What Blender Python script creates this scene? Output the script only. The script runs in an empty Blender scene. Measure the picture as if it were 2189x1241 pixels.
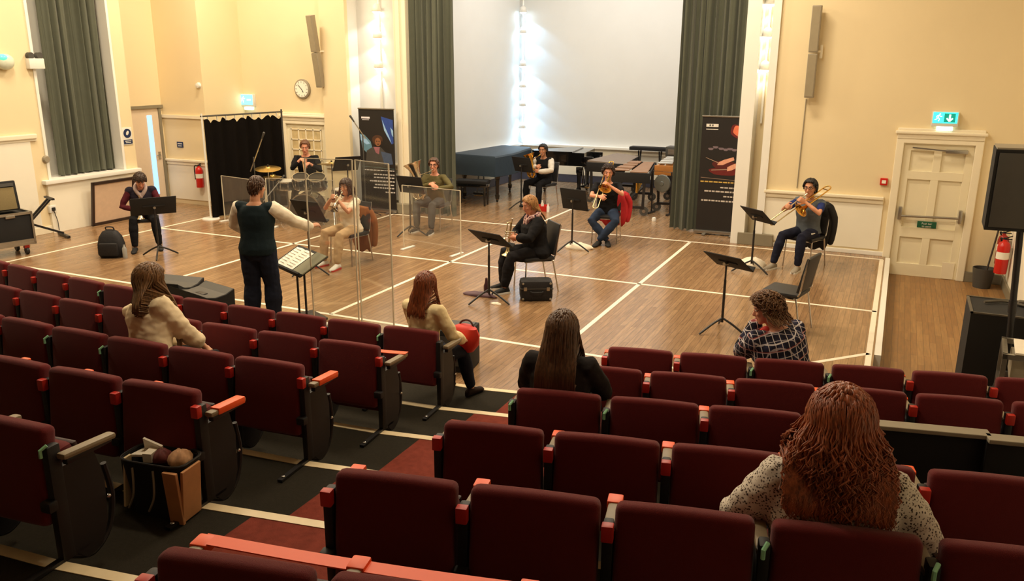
import bpy, bmesh, math, random
from mathutils import Vector, Matrix, noise
random.seed(7)
PI=math.pi
SC=bpy.context.scene
COL=SC.collection
V=Vector
def lin(c):
    c/=255.0
    return c/12.92 if c<=0.04045 else ((c+0.055)/1.055)**2.4
def rgb(r,g,b): return (lin(r),lin(g),lin(b),1.0)

# ---------------------------------------------------------------- materials
def newmat(name):
    m=bpy.data.materials.new(name); m.use_nodes=True
    nt=m.node_tree; b=nt.nodes['Principled BSDF']
    return m,nt,b
def mat(name,c,rough=0.6,metal=0.0,var=0.10,scale=14.0,bump=0.0,bscale=60.0,spec=0.5,coat=0.0,sheen=0.0,trans=0.0,emit=None,estr=0.0):
    m,nt,b=newmat(name)
    tc=nt.nodes.new('ShaderNodeTexCoord'); nz=nt.nodes.new('ShaderNodeTexNoise')
    nz.inputs['Scale'].default_value=scale; nz.inputs['Detail'].default_value=3
    nt.links.new(tc.outputs['Object'],nz.inputs['Vector'])
    mx=nt.nodes.new('ShaderNodeMix'); mx.data_type='RGBA'
    k=1-var; k2=1+var
    mx.inputs['A'].default_value=(c[0]*k,c[1]*k,c[2]*k,1)
    mx.inputs['B'].default_value=(min(1,c[0]*k2),min(1,c[1]*k2),min(1,c[2]*k2),1)
    nt.links.new(nz.outputs['Fac'],mx.inputs['Factor'])
    nt.links.new(mx.outputs['Result'],b.inputs['Base Color'])
    b.inputs['Roughness'].default_value=rough; b.inputs['Metallic'].default_value=metal
    b.inputs['Specular IOR Level'].default_value=spec
    b.inputs['Coat Weight'].default_value=coat
    b.inputs['Sheen Weight'].default_value=sheen
    b.inputs['Transmission Weight'].default_value=trans
    if emit:
        b.inputs['Emission Color'].default_value=emit; b.inputs['Emission Strength'].default_value=estr
    if bump>0:
        n2=nt.nodes.new('ShaderNodeTexNoise'); n2.inputs['Scale'].default_value=bscale; n2.inputs['Detail'].default_value=4
        nt.links.new(tc.outputs['Object'],n2.inputs['Vector'])
        bp=nt.nodes.new('ShaderNodeBump'); bp.inputs['Strength'].default_value=bump; bp.inputs['Distance'].default_value=0.01
        nt.links.new(n2.outputs['Fac'],bp.inputs['Height']); nt.links.new(bp.outputs['Normal'],b.inputs['Normal'])
    return m
def ramp_on(nt,src,stops):
    r=nt.nodes.new('ShaderNodeValToRGB'); e=r.color_ramp.elements
    while len(e)<len(stops): e.new(0.5)
    for i,(p,c) in enumerate(stops): e[i].position=p; e[i].color=c
    nt.links.new(src,r.inputs['Fac']); return r

M={}
M['wall']=mat('wall_paint_cream',rgb(232,214,174),0.75,var=0.03,scale=1.5,bump=0.05,bscale=25)
M['wall_low']=mat('wall_paint_offwhite',rgb(240,234,216),0.7,var=0.03,scale=2,bump=0.05,bscale=25)
M['wall_white']=mat('wall_paint_white',rgb(222,222,218),0.7,var=0.03,scale=2,bump=0.04,bscale=25)
M['trim']=mat('trim_gloss_cream',rgb(240,230,204),0.4,var=0.03,scale=3)
M['trim_white']=mat('trim_gloss_white',rgb(238,236,228),0.4,var=0.03,scale=3)
M['skirt']=mat('skirting_grey',rgb(132,124,104),0.5,var=0.12,scale=6)
M['ceil']=mat('ceiling_paint',rgb(235,225,200),0.9,var=0.03)
M['line']=mat('line_tape_white',rgb(238,228,208),0.5,var=0.06,scale=9)
M['nosing']=mat('nosing_pale_wood',rgb(226,206,166),0.45,var=0.10,scale=12)
M['carpet']=mat('carpet_charcoal',rgb(44,40,32),0.95,var=0.25,scale=60,bump=0.4,bscale=300,spec=0.1)
M['carpet_red']=mat('carpet_rust_red',rgb(122,56,44),0.95,var=0.35,scale=22,bump=0.4,bscale=260,spec=0.1)
M['seat']=mat('seat_wool_maroon',rgb(100,28,28),0.9,var=0.10,scale=40,bump=0.35,bscale=420,spec=0.15,sheen=0.15)
M['seat_under']=mat('seat_underside_brown',rgb(52,24,24),0.6,var=0.12)
M['blackmetal']=mat('black_powder_metal',rgb(30,28,28),0.45,var=0.15,scale=20)
M['blackmatte']=mat('black_matte',rgb(22,21,21),0.8,var=0.15,scale=20)
M['gloss_black']=mat('black_lacquer',rgb(14,14,15),0.12,var=0.1,scale=3,coat=0.6)
M['chrome']=mat('chrome',rgb(205,205,205),0.18,metal=1.0,var=0.05)
M['steel']=mat('brushed_steel',rgb(175,172,165),0.35,metal=1.0,var=0.10,scale=30)
M['seat_steel']=mat('seat_steel_black',rgb(22,18,18),0.6,var=0.15,scale=20)
M['armwood']=mat('armrest_beech_grey',rgb(134,118,92),0.5,var=0.12,scale=25)
M['tape_orange']=mat('tape_orange',rgb(252,90,24),0.45,var=0.05,scale=30)
M['tape_red']=mat('tape_red',rgb(196,42,28),0.45,var=0.08,scale=30)
M['tape_green']=mat('tape_green',rgb(160,222,176),0.4,var=0.10,scale=30)
M['curtain']=mat('curtain_grey_green',rgb(88,91,78),0.9,var=0.08,scale=9,bump=0.2,bscale=300,spec=0.15,sheen=0.2)
M['black_drape']=mat('drape_black',rgb(20,17,15),0.95,var=0.2,scale=9,spec=0.05)
M['door']=mat('door_paint_cream',rgb(236,226,196),0.45,var=0.04,scale=4)
M['red_plastic']=mat('red_enamel',rgb(200,34,24),0.3,var=0.06,scale=10)
M['white_plastic']=mat('white_plastic',rgb(230,228,220),0.4,var=0.04)
M['grey_plastic']=mat('grey_plastic',rgb(150,140,120),0.5,var=0.06)
M['dark_grey']=mat('dark_grey_plastic',rgb(70,68,64),0.55,var=0.1)
M['paper']=mat('paper_white',rgb(244,240,226),0.8,var=0.03,scale=6)
M['brass']=mat('brass_lacquered',rgb(226,176,84),0.2,metal=1.0,var=0.08,scale=12)
M['silver']=mat('silver_plate',rgb(222,212,190),0.2,metal=1.0,var=0.08,scale=12)
M['silver_worn']=mat('raw_brass_pale',rgb(214,196,150),0.28,metal=1.0,var=0.12,scale=20)

def floor_mat(name,base,dark,rough):
    m,nt,b=newmat(name)
    tc=nt.nodes.new('ShaderNodeTexCoord')
    mp=nt.nodes.new('ShaderNodeMapping'); mp.inputs['Rotation'].default_value=(0,0,PI/2)
    nt.links.new(tc.outputs['Object'],mp.inputs['Vector'])
    br=nt.nodes.new('ShaderNodeTexBrick'); br.offset=0.37
    br.inputs['Scale'].default_value=1.0; br.inputs['Brick Width'].default_value=0.9; br.inputs['Row Height'].default_value=0.07
    br.inputs['Mortar Size'].default_value=0.0015; br.inputs['Bias'].default_value=0.0
    br.inputs['Color1'].default_value=base; br.inputs['Color2'].default_value=dark
    br.inputs['Mortar'].default_value=(dark[0]*.35,dark[1]*.35,dark[2]*.35,1)
    nt.links.new(mp.outputs['Vector'],br.inputs['Vector'])
    mp2=nt.nodes.new('ShaderNodeMapping'); mp2.inputs['Scale'].default_value=(14,1.2,1)
    nt.links.new(tc.outputs['Object'],mp2.inputs['Vector'])
    nz=nt.nodes.new('ShaderNodeTexNoise'); nz.inputs['Scale'].default_value=3; nz.inputs['Detail'].default_value=5
    nt.links.new(mp2.outputs['Vector'],nz.inputs['Vector'])
    r=ramp_on(nt,nz.outputs['Fac'],[(0.3,(0.72,0.72,0.72,1)),(0.7,(1.15,1.12,1.08,1))])
    mx=nt.nodes.new('ShaderNodeMix'); mx.data_type='RGBA'; mx.blend_type='MULTIPLY'; mx.inputs['Factor'].default_value=0.8
    nt.links.new(br.outputs['Color'],mx.inputs['A']); nt.links.new(r.outputs['Color'],mx.inputs['B'])
    # sparse pale scuffs
    vz=nt.nodes.new('ShaderNodeTexNoise'); vz.inputs['Scale'].default_value=5.5; vz.inputs['Detail'].default_value=2
    nt.links.new(tc.outputs['Object'],vz.inputs['Vector'])
    r2=ramp_on(nt,vz.outputs['Fac'],[(0.74,(0,0,0,1)),(0.80,(0.5,0.5,0.5,1))])
    mx2=nt.nodes.new('ShaderNodeMix'); mx2.data_type='RGBA'
    nt.links.new(r2.outputs['Color'],mx2.inputs['Factor'])
    nt.links.new(mx.outputs['Result'],mx2.inputs['A']); mx2.inputs['B'].default_value=rgb(205,170,120)
    nt.links.new(mx2.outputs['Result'],b.inputs['Base Color'])
    rr=nt.nodes.new('ShaderNodeMapRange'); rr.inputs['To Min'].default_value=rough-0.06; rr.inputs['To Max'].default_value=rough+0.1
    nt.links.new(nz.outputs['Fac'],rr.inputs['Value']); nt.links.new(rr.outputs['Result'],b.inputs['Roughness'])
    b.inputs['Specular IOR Level'].default_value=0.6
    return m
M['floor']=floor_mat('floor_strip_oak',rgb(160,128,94),rgb(140,109,78),0.20)
M['floor_low']=floor_mat('floor_strip_pale',rgb(158,120,74),rgb(142,104,62),0.45)

# ---------------------------------------------------------------- mesh helpers
def frame_from(d,up=V((0,0,1))):
    d=d.normalized()
    if abs(d.dot(up))>0.98: up=V((0,1,0)) if abs(d.y)<0.9 else V((1,0,0))
    u=d.cross(up).normalized(); v=u.cross(d).normalized()   # u = right, v = up-ish
    return u,v
class MB:
    def __init__(s): s.v=[]; s.f=[]; s.m=[]; s.mats=[]; s.cur=0
    def use(s,m):
        if m not in s.mats: s.mats.append(m)
        s.cur=s.mats.index(m); return s
    def add(s,vs,fs):
        o=len(s.v); s.v+= [tuple(x) for x in vs]
        for f in fs: s.f.append(tuple(i+o for i in f)); s.m.append(s.cur)
        return s
    def box(s,c,d,R=None,bev=0.0):
        x,y,z=d[0]/2,d[1]/2,d[2]/2
        if bev<=0:
            P=[V((a*x,b*y,e*z)) for a in(-1,1) for b in(-1,1) for e in(-1,1)]
            F=[(0,1,3,2),(4,6,7,5),(0,4,5,1),(2,3,7,6),(0,2,6,4),(1,5,7,3)]
        else:
            bm=bmesh.new(); bmesh.ops.create_cube(bm,size=1)
            for q in bm.verts: q.co=V((q.co.x*d[0],q.co.y*d[1],q.co.z*d[2]))
            bmesh.ops.bevel(bm,geom=bm.edges[:],offset=min(bev,min(d)*0.45),segments=2,affect='EDGES',profile=0.6)
            bm.verts.index_update(); P=[q.co.copy() for q in bm.verts]; F=[[q.index for q in f.verts] for f in bm.faces]; bm.free()
        c=V(c)
        if R is not None: P=[R@p for p in P]
        return s.add([p+c for p in P],F)
    def box2(s,a,b,bev=0.0):
        a=V(a);b=V(b); return s.box((a+b)/2,(abs(b.x-a.x),abs(b.y-a.y),abs(b.z-a.z)),None,bev)
    def bar(s,a,b,w,h,up=V((0,0,1)),bev=0.0):
        a=V(a);b=V(b);d=b-a; L=d.length; u,v=frame_from(d,up)
        R=Matrix((u,d.normalized(),v)).transposed()
        return s.box((a+b)/2,(w,L,h),R,bev)
    def rings(s,R,cap=True,closed=False):
        # R : list of rings (list of points, same count)
        n=len(R[0]); vs=[p for r in R for p in r]; fs=[]
        k=len(R)
        for i in range(k if closed else k-1):
            for j in range(n):
                a=i*n+j; b=i*n+(j+1)%n; c=((i+1)%k)*n+(j+1)%n; d=((i+1)%k)*n+j
                fs.append((a,b,c,d))
        if cap and not closed:
            fs.append(tuple(range(n-1,-1,-1))); fs.append(tuple((k-1)*n+j for j in range(n)))
        return s.add(vs,fs)
    def tube(s,P,r,n=8,cap=True,closed=False,round_=False,flat=None):
        P=[V(p) for p in P]; k=len(P)
        rr=[r]*k if not hasattr(r,'__len__') else list(r)
        if round_ and not closed:
            d0=(P[0]-P[1]).normalized(); d1=(P[-1]-P[-2]).normalized()
            A=[];RA=[]
            for t in (80,50,25):
                A.append(P[0]+d0*rr[0]*math.sin(math.radians(t))); RA.append(rr[0]*math.cos(math.radians(t)))
            B=[];RB=[]
            for t in (25,50,80):
                B.append(P[-1]+d1*rr[-1]*math.sin(math.radians(t))); RB.append(rr[-1]*math.cos(math.radians(t)))
            P=A+P+B; rr=RA+rr+RB; k=len(P)
        T=[]
        for i in range(k):
            if closed: d=P[(i+1)%k]-P[i-1]
            else: d=P[min(i+1,k-1)]-P[max(i-1,0)]
            T.append(d.normalized() if d.length>1e-9 else V((0,0,1)))
        u,v=frame_from(T[0]); R=[]
        for i in range(k):
            u=(u-T[i]*u.dot(T[i])); 
            if u.length<1e-6: u,_=frame_from(T[i])
            u.normalize(); v=T[i].cross(u)
            fl=1.0 if flat is None else flat
            R.append([P[i]+u*(rr[i]*math.cos(2*PI*j/n))+v*(rr[i]*fl*math.sin(2*PI*j/n)) for j in range(n)])
        return s.rings(R,cap,closed)
    def lathe(s,prof,n=24,o=(0,0,0),ax=(0,0,1),cap=False):
        o=V(o); ax=V(ax).normalized(); u,v=frame_from(ax)
        R=[[o+ax*z+u*(r*math.cos(2*PI*j/n))+v*(r*math.sin(2*PI*j/n)) for j in range(n)] for r,z in prof]
        return s.rings(R,cap)
    def cyl(s,a,b,r,n=16,r2=None):
        return s.tube([a,b],[r,r if r2 is None else r2],n)
    def ell(s,c,r,n=12,m=8,R=None):
        c=V(c); rs=[]
        for i in range(1,m):
            t=PI*i/m
            rs.append([V((r[0]*math.sin(t)*math.cos(2*PI*j/n),r[1]*math.sin(t)*math.sin(2*PI*j/n),-r[2]*math.cos(t))) for j in range(n)])
        if R is not None: rs=[[R@p for p in q] for q in rs]
        return s.rings([[p+c for p in q] for q in rs])
    def prism(s,pts,z0,z1):
        n=len(pts); vs=[(p[0],p[1],z0) for p in pts]+[(p[0],p[1],z1) for p in pts]
        fs=[tuple(range(n-1,-1,-1)),tuple(range(n,2*n))]+[(i,(i+1)%n,n+(i+1)%n,n+i) for i in range(n)]
        return s.add(vs,fs)
    def prism_y(s,pts,y0,y1):
        n=len(pts); vs=[(p[0],y0,p[1]) for p in pts]+[(p[0],y1,p[1]) for p in pts]
        fs=[tuple(range(n)),tuple(range(2*n-1,n-1,-1))]+[((i+1)%n,i,n+i,n+(i+1)%n) for i in range(n)]
        return s.add(vs,fs)
    def prism_x(s,pts,x0,x1):
        n=len(pts); vs=[(x0,p[0],p[1]) for p in pts]+[(x1,p[0],p[1]) for p in pts]
        fs=[tuple(range(n-1,-1,-1)),tuple(range(n,2*n))]+[(i,(i+1)%n,n+(i+1)%n,n+i) for i in range(n)]
        return s.add(vs,fs)
    def grid(s,fn,nu,nv):
        vs=[fn(i/nu,j/nv) for j in range(nv+1) for i in range(nu+1)]
        fs=[(j*(nu+1)+i,j*(nu+1)+i+1,(j+1)*(nu+1)+i+1,(j+1)*(nu+1)+i) for j in range(nv) for i in range(nu)]
        return s.add(vs,fs)
    def xf(s,Mx,start=0):
        for i in range(start,len(s.v)): s.v[i]=tuple(Mx@V(s.v[i]))
        return s
    def mesh(s,name,smooth=True,ang=40):
        me=bpy.data.meshes.new(name); me.from_pydata(s.v,[],s.f)
        for m in s.mats: me.materials.append(m)
        if len(s.mats)>1: me.polygons.foreach_set('material_index',s.m)
        bm=bmesh.new(); bm.from_mesh(me); bmesh.ops.recalc_face_normals(bm,faces=bm.faces[:]); bm.to_mesh(me); bm.free()
        if smooth:
            me.polygons.foreach_set('use_smooth',[True]*len(me.polygons))
            try: me.set_sharp_from_angle(angle=math.radians(ang))
            except Exception: pass
        me.update(); return me
    def build(s,name,m=None,parent=None,smooth=True,ang=40):
        if m is not None and not s.mats: s.mats=[m]
        me=s.mesh(name,smooth,ang)
        o=bpy.data.objects.new(name,me); COL.objects.link(o)
        if parent is not None: o.parent=parent
        return o
def tag(o,label=None,cat=None,group=None,kind=None):
    if label: o['label']=label
    if cat: o['category']=cat
    if group: o['group']=group
    if kind: o['kind']=kind
    return o
def empty(name,loc,rz=0,label=None,cat=None,group=None):
    o=bpy.data.objects.new(name,None); o.empty_display_size=0.1; COL.objects.link(o)
    o.location=loc; o.rotation_euler=(0,0,rz)
    return tag(o,label,cat,group)
def struct(o,label=None):
    o['kind']='structure'
    if label: o['label']=label
    return o
def copy_tree(o,parent=None):
    c=o.copy(); COL.objects.link(c)
    if parent is not None: c.parent=parent
    for ch in list(o.children): copy_tree(ch,c)
    return c
def Rz(a): return Matrix.Rotation(a,4,'Z')
def arc(c,r,a0,a1,n,u,v):
    c=V(c);u=V(u);v=V(v)
    return [c+u*(r*math.cos(a0+(a1-a0)*i/n))+v*(r*math.sin(a0+(a1-a0)*i/n)) for i in range(n+1)]
def spline(P,n=6):
    P=[V(p) for p in P]; out=[]
    for i in range(len(P)-1):
        p0=P[max(i-1,0)];p1=P[i];p2=P[i+1];p3=P[min(i+2,len(P)-1)]
        for k in range(n):
            t=k/n
            out.append(0.5*((2*p1)+(p2-p0)*t+(2*p0-5*p1+4*p2-p3)*t*t+(3*p1-p0-3*p2+p3)*t**3))
    out.append(P[-1]); return out

# ---------------------------------------------------------------- camera
cam=bpy.data.cameras.new('camera'); cam.sensor_width=36; cam.lens=1774.8/2189*36; cam.clip_end=100; cam.clip_start=0.05
camo=bpy.data.objects.new('camera',cam); COL.objects.link(camo); SC.camera=camo
yaw,pitch,roll=0.429946,0.270580,0.005249
f=V((-math.sin(yaw)*math.cos(pitch),math.cos(yaw)*math.cos(pitch),-math.sin(pitch)))
r=V((math.cos(yaw),math.sin(yaw),0)); u=r.cross(f)
r2=r*math.cos(roll)+u*math.sin(roll); u2=u*math.cos(roll)-r*math.sin(roll)
camo.matrix_world=Matrix(((r2.x,u2.x,-f.x,0),(r2.y,u2.y,-f.y,0),(r2.z,u2.z,-f.z,3.0),(0,0,0,1)))
# ================================================================ SETTING
ZC=6.4
b=MB(); b.use(M['floor'])
b.prism([(-14.2,-2.2),(0.03,-2.2),(0.03,14.35),(-2.2,14.35),(-2.2,19.95),(-8.93,19.95),(-8.93,14.35),(-14.2,14.35)],-0.3,0.0)
struct(b.build('floor',smooth=False),'strip-wood hall floor marked with a grid of white lines')
b=MB(); b.use(M['floor_low']); b.prism([(0.03,-2.2),(1.72,-2.2),(1.72,14.35),(0.03,14.35)],-0.5,-0.28)
struct(b.build('floor',smooth=False),'lower strip-wood floor in front of the fire exit')
# painted lines
nl=[0]
def trim(b,m=None,label=None,smooth=False):
    nl[0]+=1
    return struct(b.build('trim_%d'%nl[0],m,smooth=smooth),label)
def line(a,c,w=0.055):
    b=MB().bar((a[0],a[1],0.0008),(c[0],c[1],0.0008),w,0.0016); trim(b,M['line'])
line((-12.15,7.88),(0.0,7.88)); line((-12.1,10.91),(0.0,10.91)); line((-9.1,14.02),(0.0,14.02))
line((-12.12,7.88),(-12.12,13.6)); line((-9.06,7.88),(-9.06,14.02)); line((-6.05,7.88),(-6.05,16.6)); line((-3.05,7.88),(-3.05,14.02))
line((-0.02,7.4),(-0.02,14.0),0.06); line((-0.75,8.42),(-0.02,9.2))
# white step edging on the drop to the lower floor
b=MB().box2((0.03,9.2,-0.26),(0.10,14.2,-0.004)); trim(b,M['trim_white'],'white riser edging of the raised hall floor')

M['rear_dark']=mat('rear_wall_dark_brown',rgb(84,62,48),.8)  # unseen rear wall, coloured dark to cut bounce light on the seat backs
def wall(name,boxes,m,label=None):
    b=MB()
    for a,c in boxes: b.box2(a,c)
    return struct(b.build(name,m,smooth=False),label)
# left wall with curtained window recess
XL=-13.5
wall('wall_left',[((XL-.75,-2.2,0),(XL,9.85,ZC)),((XL-.75,11.5,0),(XL,11.78,ZC)),((XL-.75,9.85,0),(XL,11.5,0.92)),((XL-.75,9.85,5.6),(XL,11.5,ZC)),
  ((-14.35,11.78,0),(-14.15,12.22,ZC)),((-14.35,13.02,0),(-14.15,13.3,ZC)),((-14.35,12.22,2.02),(-14.15,13.02,ZC))],M['wall'],'cream left wall')
wall('wall_back_left',[((-14.35,13.13,0),(-12.95,13.3,ZC)),((-13.1,13.3,0),(-12.95,14.5,ZC)),((-12.95,14.3,0),(-11.86,14.5,ZC)),((-10.82,14.3,0),(-10.2,14.5,ZC)),((-11.86,14.3,1.72),(-10.82,14.5,ZC)),
((-9.07,14.3,0),(-8.93,14.8,ZC))],M['wall'],'cream back wall left of the bay')
wall('wall_niche',[((-10.2,14.62,0),(-9.05,14.8,ZC)),((-10.2,14.3,0),(-10.17,14.65,ZC))],M['wall_white'],'white recess holding a lamp column')
wall('wall_back_right',[((-1.93,14.3,0),(0.05,14.5,ZC)),((0.05,14.3,1.82),(1.08,14.5,ZC)),((1.08,14.3,-.3),(1.9,14.5,ZC)),((-2.2,14.62,0),(-1.9,14.8,ZC)),((0.0,14.3,-.3),(0.05,14.5,1.82))],M['wall'],'cream back wall right of the bay')
wall('wall_right',[((1.7,-2.2,-.3),(1.9,14.4,ZC))],M['wall_low'],'pale right wall')
wall('wall_bay_left',[((-9.1,14.8,0),(-8.93,20.1,ZC))],M['wall_white'],'white side wall of the bay')
wall('wall_bay_back',[((-9.1,19.9,0),(-2.0,20.1,ZC))],M['wall_white'],'white back wall of the bay')
wall('wall_bay_right',[((-2.2,14.8,0),(-2.0,20.1,ZC))],M['wall_white'])
wall('wall_rear',[((-14.3,-2.4,-.3),(1.9,-2.2,ZC))],M['rear_dark'])
wall('ceiling',[((-14.5,-2.4,ZC),(1.9,14.8,ZC+.2)),((-9.1,14.8,ZC),(-2.0,20.1,ZC+.2))],M['ceil'])
# window on the left wall : reveal lining, sill, blank glazed sash behind the curtain
w=MB(); w.use(M['trim_white'])
w.box2((XL-.55,9.85,.92),(XL-.5,11.5,5.6)).box2((XL-.5,9.85,.92),(XL+.02,9.9,5.6)).box2((XL-.5,11.45,.92),(XL+.02,11.5,5.6))
wo=struct(w.build('window_1',smooth=False),'tall curtained window on the left wall')
MB().box2((XL-.5,9.72,.86),(XL+.11,11.78,.93),.01).build('window_sill',M['trim_white'],wo)
MB().box2((XL+.0,9.78,.0),(XL+.05,11.7,.86)).build('sill_panel',M['wall_low'],wo)
# mouldings
b=MB(); b.use(M['trim']); b.box2((XL,4,1.66),(XL+.06,9.72,1.74),.015).box2((XL,4,1.62),(XL+.03,9.72,1.66)); trim(b)
b=MB(); b.use(M['wall_low']); b.box2((XL,3.5,.12),(XL+.02,9.6,1.62)); trim(b)
def rail(x0,x1,y,z=.92,m='trim'):
    b=MB(); b.use(M[m]); b.box2((x0,y-.07,z-.02),(x1,y,z+.03),.012).box2((x0,y-.04,z-.09),(x1,y,z-.02),.01); trim(b)
rail(-14.13,-12.95,13.13); rail(-1.93,-0.1,14.3); rail(-10.78,-10.17,14.2,.9); rail(-12.95,-11.98,14.3); rail(-10.12,-9.07,14.62,.9)
b=MB(); b.use(M['trim']); b.box2((-14.13,13.09,1.80),(-12.95,13.13,1.86)); trim(b)
# lower wall panels (off-white paint below the rail) and skirtings
b=MB(); b.use(M['wall_low']); b.box2((-1.93,14.285,.1),(-.1,14.3,.83)); trim(b)
b=MB(); b.use(M['wall_low']); b.box2((-14.13,13.11,.1),(-12.97,13.13,.83)); trim(b)
# pilasters
b=MB(); b.use(M['wall']); b.box2((-10.78,14.2,0),(-10.17,14.3,ZC)); trim(b,None,'cream pilaster beside the lamp niche')
b=MB(); b.use(M['trim']); b.box2((-9.07,14.24,0),(-8.80,14.3,ZC)).box2((-9.02,14.2,0),(-8.92,14.24,ZC),.02); trim(b,None,'fluted pilaster beside the left bay curtain')
b=MB(); b.use(M['trim_white']); b.box2((-2.42,14.24,0),(-2.2,14.8,ZC)).box2((-2.02,14.24,0),(-1.9,14.3,ZC)); trim(b,None,'white pilaster beside the right bay curtain')
def skirt(name,a,c,m='skirt'):
    struct(MB().box2(a,c,.008).build(name,M[m],smooth=False))
skirt('baseboard_left',(XL,0,0),(XL+.025,11.78,.13),'trim'); skirt('baseboard_back',(-1.9,14.27,0),(0.0,14.3,.07),'trim_white')
skirt('baseboard_back',(-2.3,14.2,0),(-1.72,14.28,.2)); skirt('baseboard_back',(-10.8,14.17,0),(-10.15,14.2,.18)); skirt('baseboard_back',(-9.1,14.1,0),(-8.75,14.24,.2))
skirt('baseboard_back',(-10.15,14.58,0),(-9.07,14.62,.18)); skirt('baseboard_right',(1.67,0,-.28),(1.7,14.3,-.12)); skirt('baseboard_back',(1.1,14.26,-.28),(1.7,14.3,-.12))
M['skirt_blue']=mat('skirting_slate',rgb(74,76,92),0.45,var=0.12)
skirt('baseboard_bay',(-8.93,19.87,0),(-2.2,19.9,.2),'skirt_blue'); skirt('baseboard_bay',(-8.93,14.8,0),(-8.90,19.9,.2),'skirt_blue')
# bay ledge
b=MB(); b.use(M['trim_white']); b.box2((-8.93,19.76,.88),(-2.2,19.9,.95),.015).box2((-8.93,14.8,.88),(-8.80,19.9,.95),.015); trim(b,None,'white ledge around the bay')
b=MB(); b.use(M['wall_low']); b.box2((-8.93,19.86,.2),(-2.2,19.9,.88)).box2((-8.93,14.8,.2),(-8.89,19.86,.88)); trim(b)
def text3d(t,size,loc,m,name,parent):
    c=bpy.data.curves.new(name,'FONT'); c.body=t; c.size=size; c.extrude=.001; c.align_x='CENTER'; c.align_y='CENTER'
    o=bpy.data.objects.new(name+'_tmp',c); COL.objects.link(o); dg=bpy.context.evaluated_depsgraph_get(); dg.update()
    me=bpy.data.meshes.new_from_object(o.evaluated_get(dg)); bpy.data.objects.remove(o); me.materials.clear(); me.materials.append(m)
    me.transform(Matrix.Rotation(PI/2,4,'X')); q=bpy.data.objects.new(name,me); COL.objects.link(q); q.parent=parent; q.location=loc; return q
# ------------------------------------------------------------ doors
def panel_door(name,x0,x1,y,z0,z1,label,plate=True,cornice=.16):
    d=empty(name,((x0+x1)/2,y,z0)); d['kind']='structure'; d['label']=label
    w=x1-x0; h=z1-z0; hw=w/2
    b=MB(); b.box2((-hw,.03,0),(hw,.08,h))
    st=.11; mid=.62 if h>1.9 else .5
    b.box2((-hw,.0,0),(-hw+st,.03,h),.006).box2((hw-st,.0,0),(hw,.03,h),.006).box2((-.055,.0,0),(.055,.03,h),.006)
    for a,c in ((0,.2),(mid,mid+.16),(h-.55,h-.42),(h-.11,h)): b.box2((-hw+st-.01,-.002,a),(hw-st+.01,.03,c),.006)
    b.build('door_leaf',M['door'],d,smooth=False)
    b=MB(); f=.11
    b.box2((-hw-f,-.05,0),(-hw,.1,h+.02),.012).box2((hw,-.05,0),(hw+f,.1,h+.02),.012)
    b.box2((-hw-f,-.05,h),(hw+f,.1,h+.07),.012).box2((-hw-f-.03,-.09,h+.07+cornice*.45),(hw+f+.03,.02,h+.07+cornice*.75),.015).box2((-hw-f,-.06,h+.07),(hw+f,.1,h+.07+cornice),.012)
    b.build('door_frame',M['trim'],d,smooth=False)
    return d
d=panel_door('door_2',.09,1.06,14.3,-.28,1.80,'cream panelled fire exit door with a push bar')
b=MB(); b.use(M['steel']); b.tube([(-.42,-.07,.96),(.42,-.07,.98)],.018,10)
for s in (-.42,.42): b.box((s,-.045,1.0),(.05,.09,.2),None,.012)
b.build('push_bar',M['steel'],d)
M['exit_green']=mat('sign_green',rgb(20,92,62),0.5,var=0.04)
sg=MB().box((-.02,-.012,.84),(.27,.012,.1),None,.004).build('push_bar_sign',M['exit_green'],d)
for i_,t_ in enumerate(('Push bar','to open')): text3d(t_,.042,(-.02,-.0195,.855-.042*i_),M['trim_white'],'sign_text',sg)
b=MB(); b.use(M['steel']); b.box((.25,-.04,1.98),(.3,.06,.055),None,.01).bar((.1,-.07,1.99),(-.36,-.05,2.02),.02,.02); b.build('door_closer',M['grey_plastic'],d)
b=MB(); b.box((.36,-.006,.14),(.17,.012,.26)); b.build('kick_plate',M['trim'],d,smooth=False)
d=panel_door('door_3',-11.84,-10.84,14.3,0,1.68,'glazed back door with small panes behind the drummer')
b=MB()
for i in range(5): b.box((-.38+.19*i,-.012,1.05),(.022,.02,1.1))
for i in range(6): b.box((0,-.012,.52+.21*i),(.8,.02,.022))
b.build('glazing_bars',M['trim'],d,smooth=False)
M['pane']=mat('door_pane_mottled',rgb(206,186,140),0.3,var=0.35,scale=9)
MB().box((0,-.004,1.05),(.8,.01,1.08)).build('panes',M['pane'],d,smooth=False)
# left door in the recess, with a tall narrow pane
d=empty('door_1',(-14.15,12.62,0)); d['kind']='structure'; d['label']='pale door with a narrow glass strip at the left'
M['door_pale']=mat('door_paint_pale',rgb(226,206,180),0.5,var=0.04)
MB().box2((-.06,-.4,0),(0.0,.40,2.0)).build('door_leaf',M['door_pale'],d,smooth=False)
b=MB(); b.box2((-.02,-.43,0),(.03,-.4,2.05)).box2((-.02,.40,0),(.03,.46,2.05)).box2((-.02,-.45,2.0),(.05,.5,2.06)); b.build('door_frame',M['skirt'],d,smooth=False)
M['daylight']=mat('window_daylight',rgb(150,190,235),0.3,emit=rgb(140,190,240),estr=1.1)
MB().box2((0,.1,.22),(.012,.22,1.86)).build('glass_strip',M['daylight'],d,smooth=False)
b=MB(); b.use(M['steel']).box2((.0,.30,.95),(.02,.35,1.1)).tube([(.0,.32,1.03),(.05,.32,1.03),(.05,.22,1.03)],.011,8); b.build('door_handle',M['steel'],d)
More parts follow.
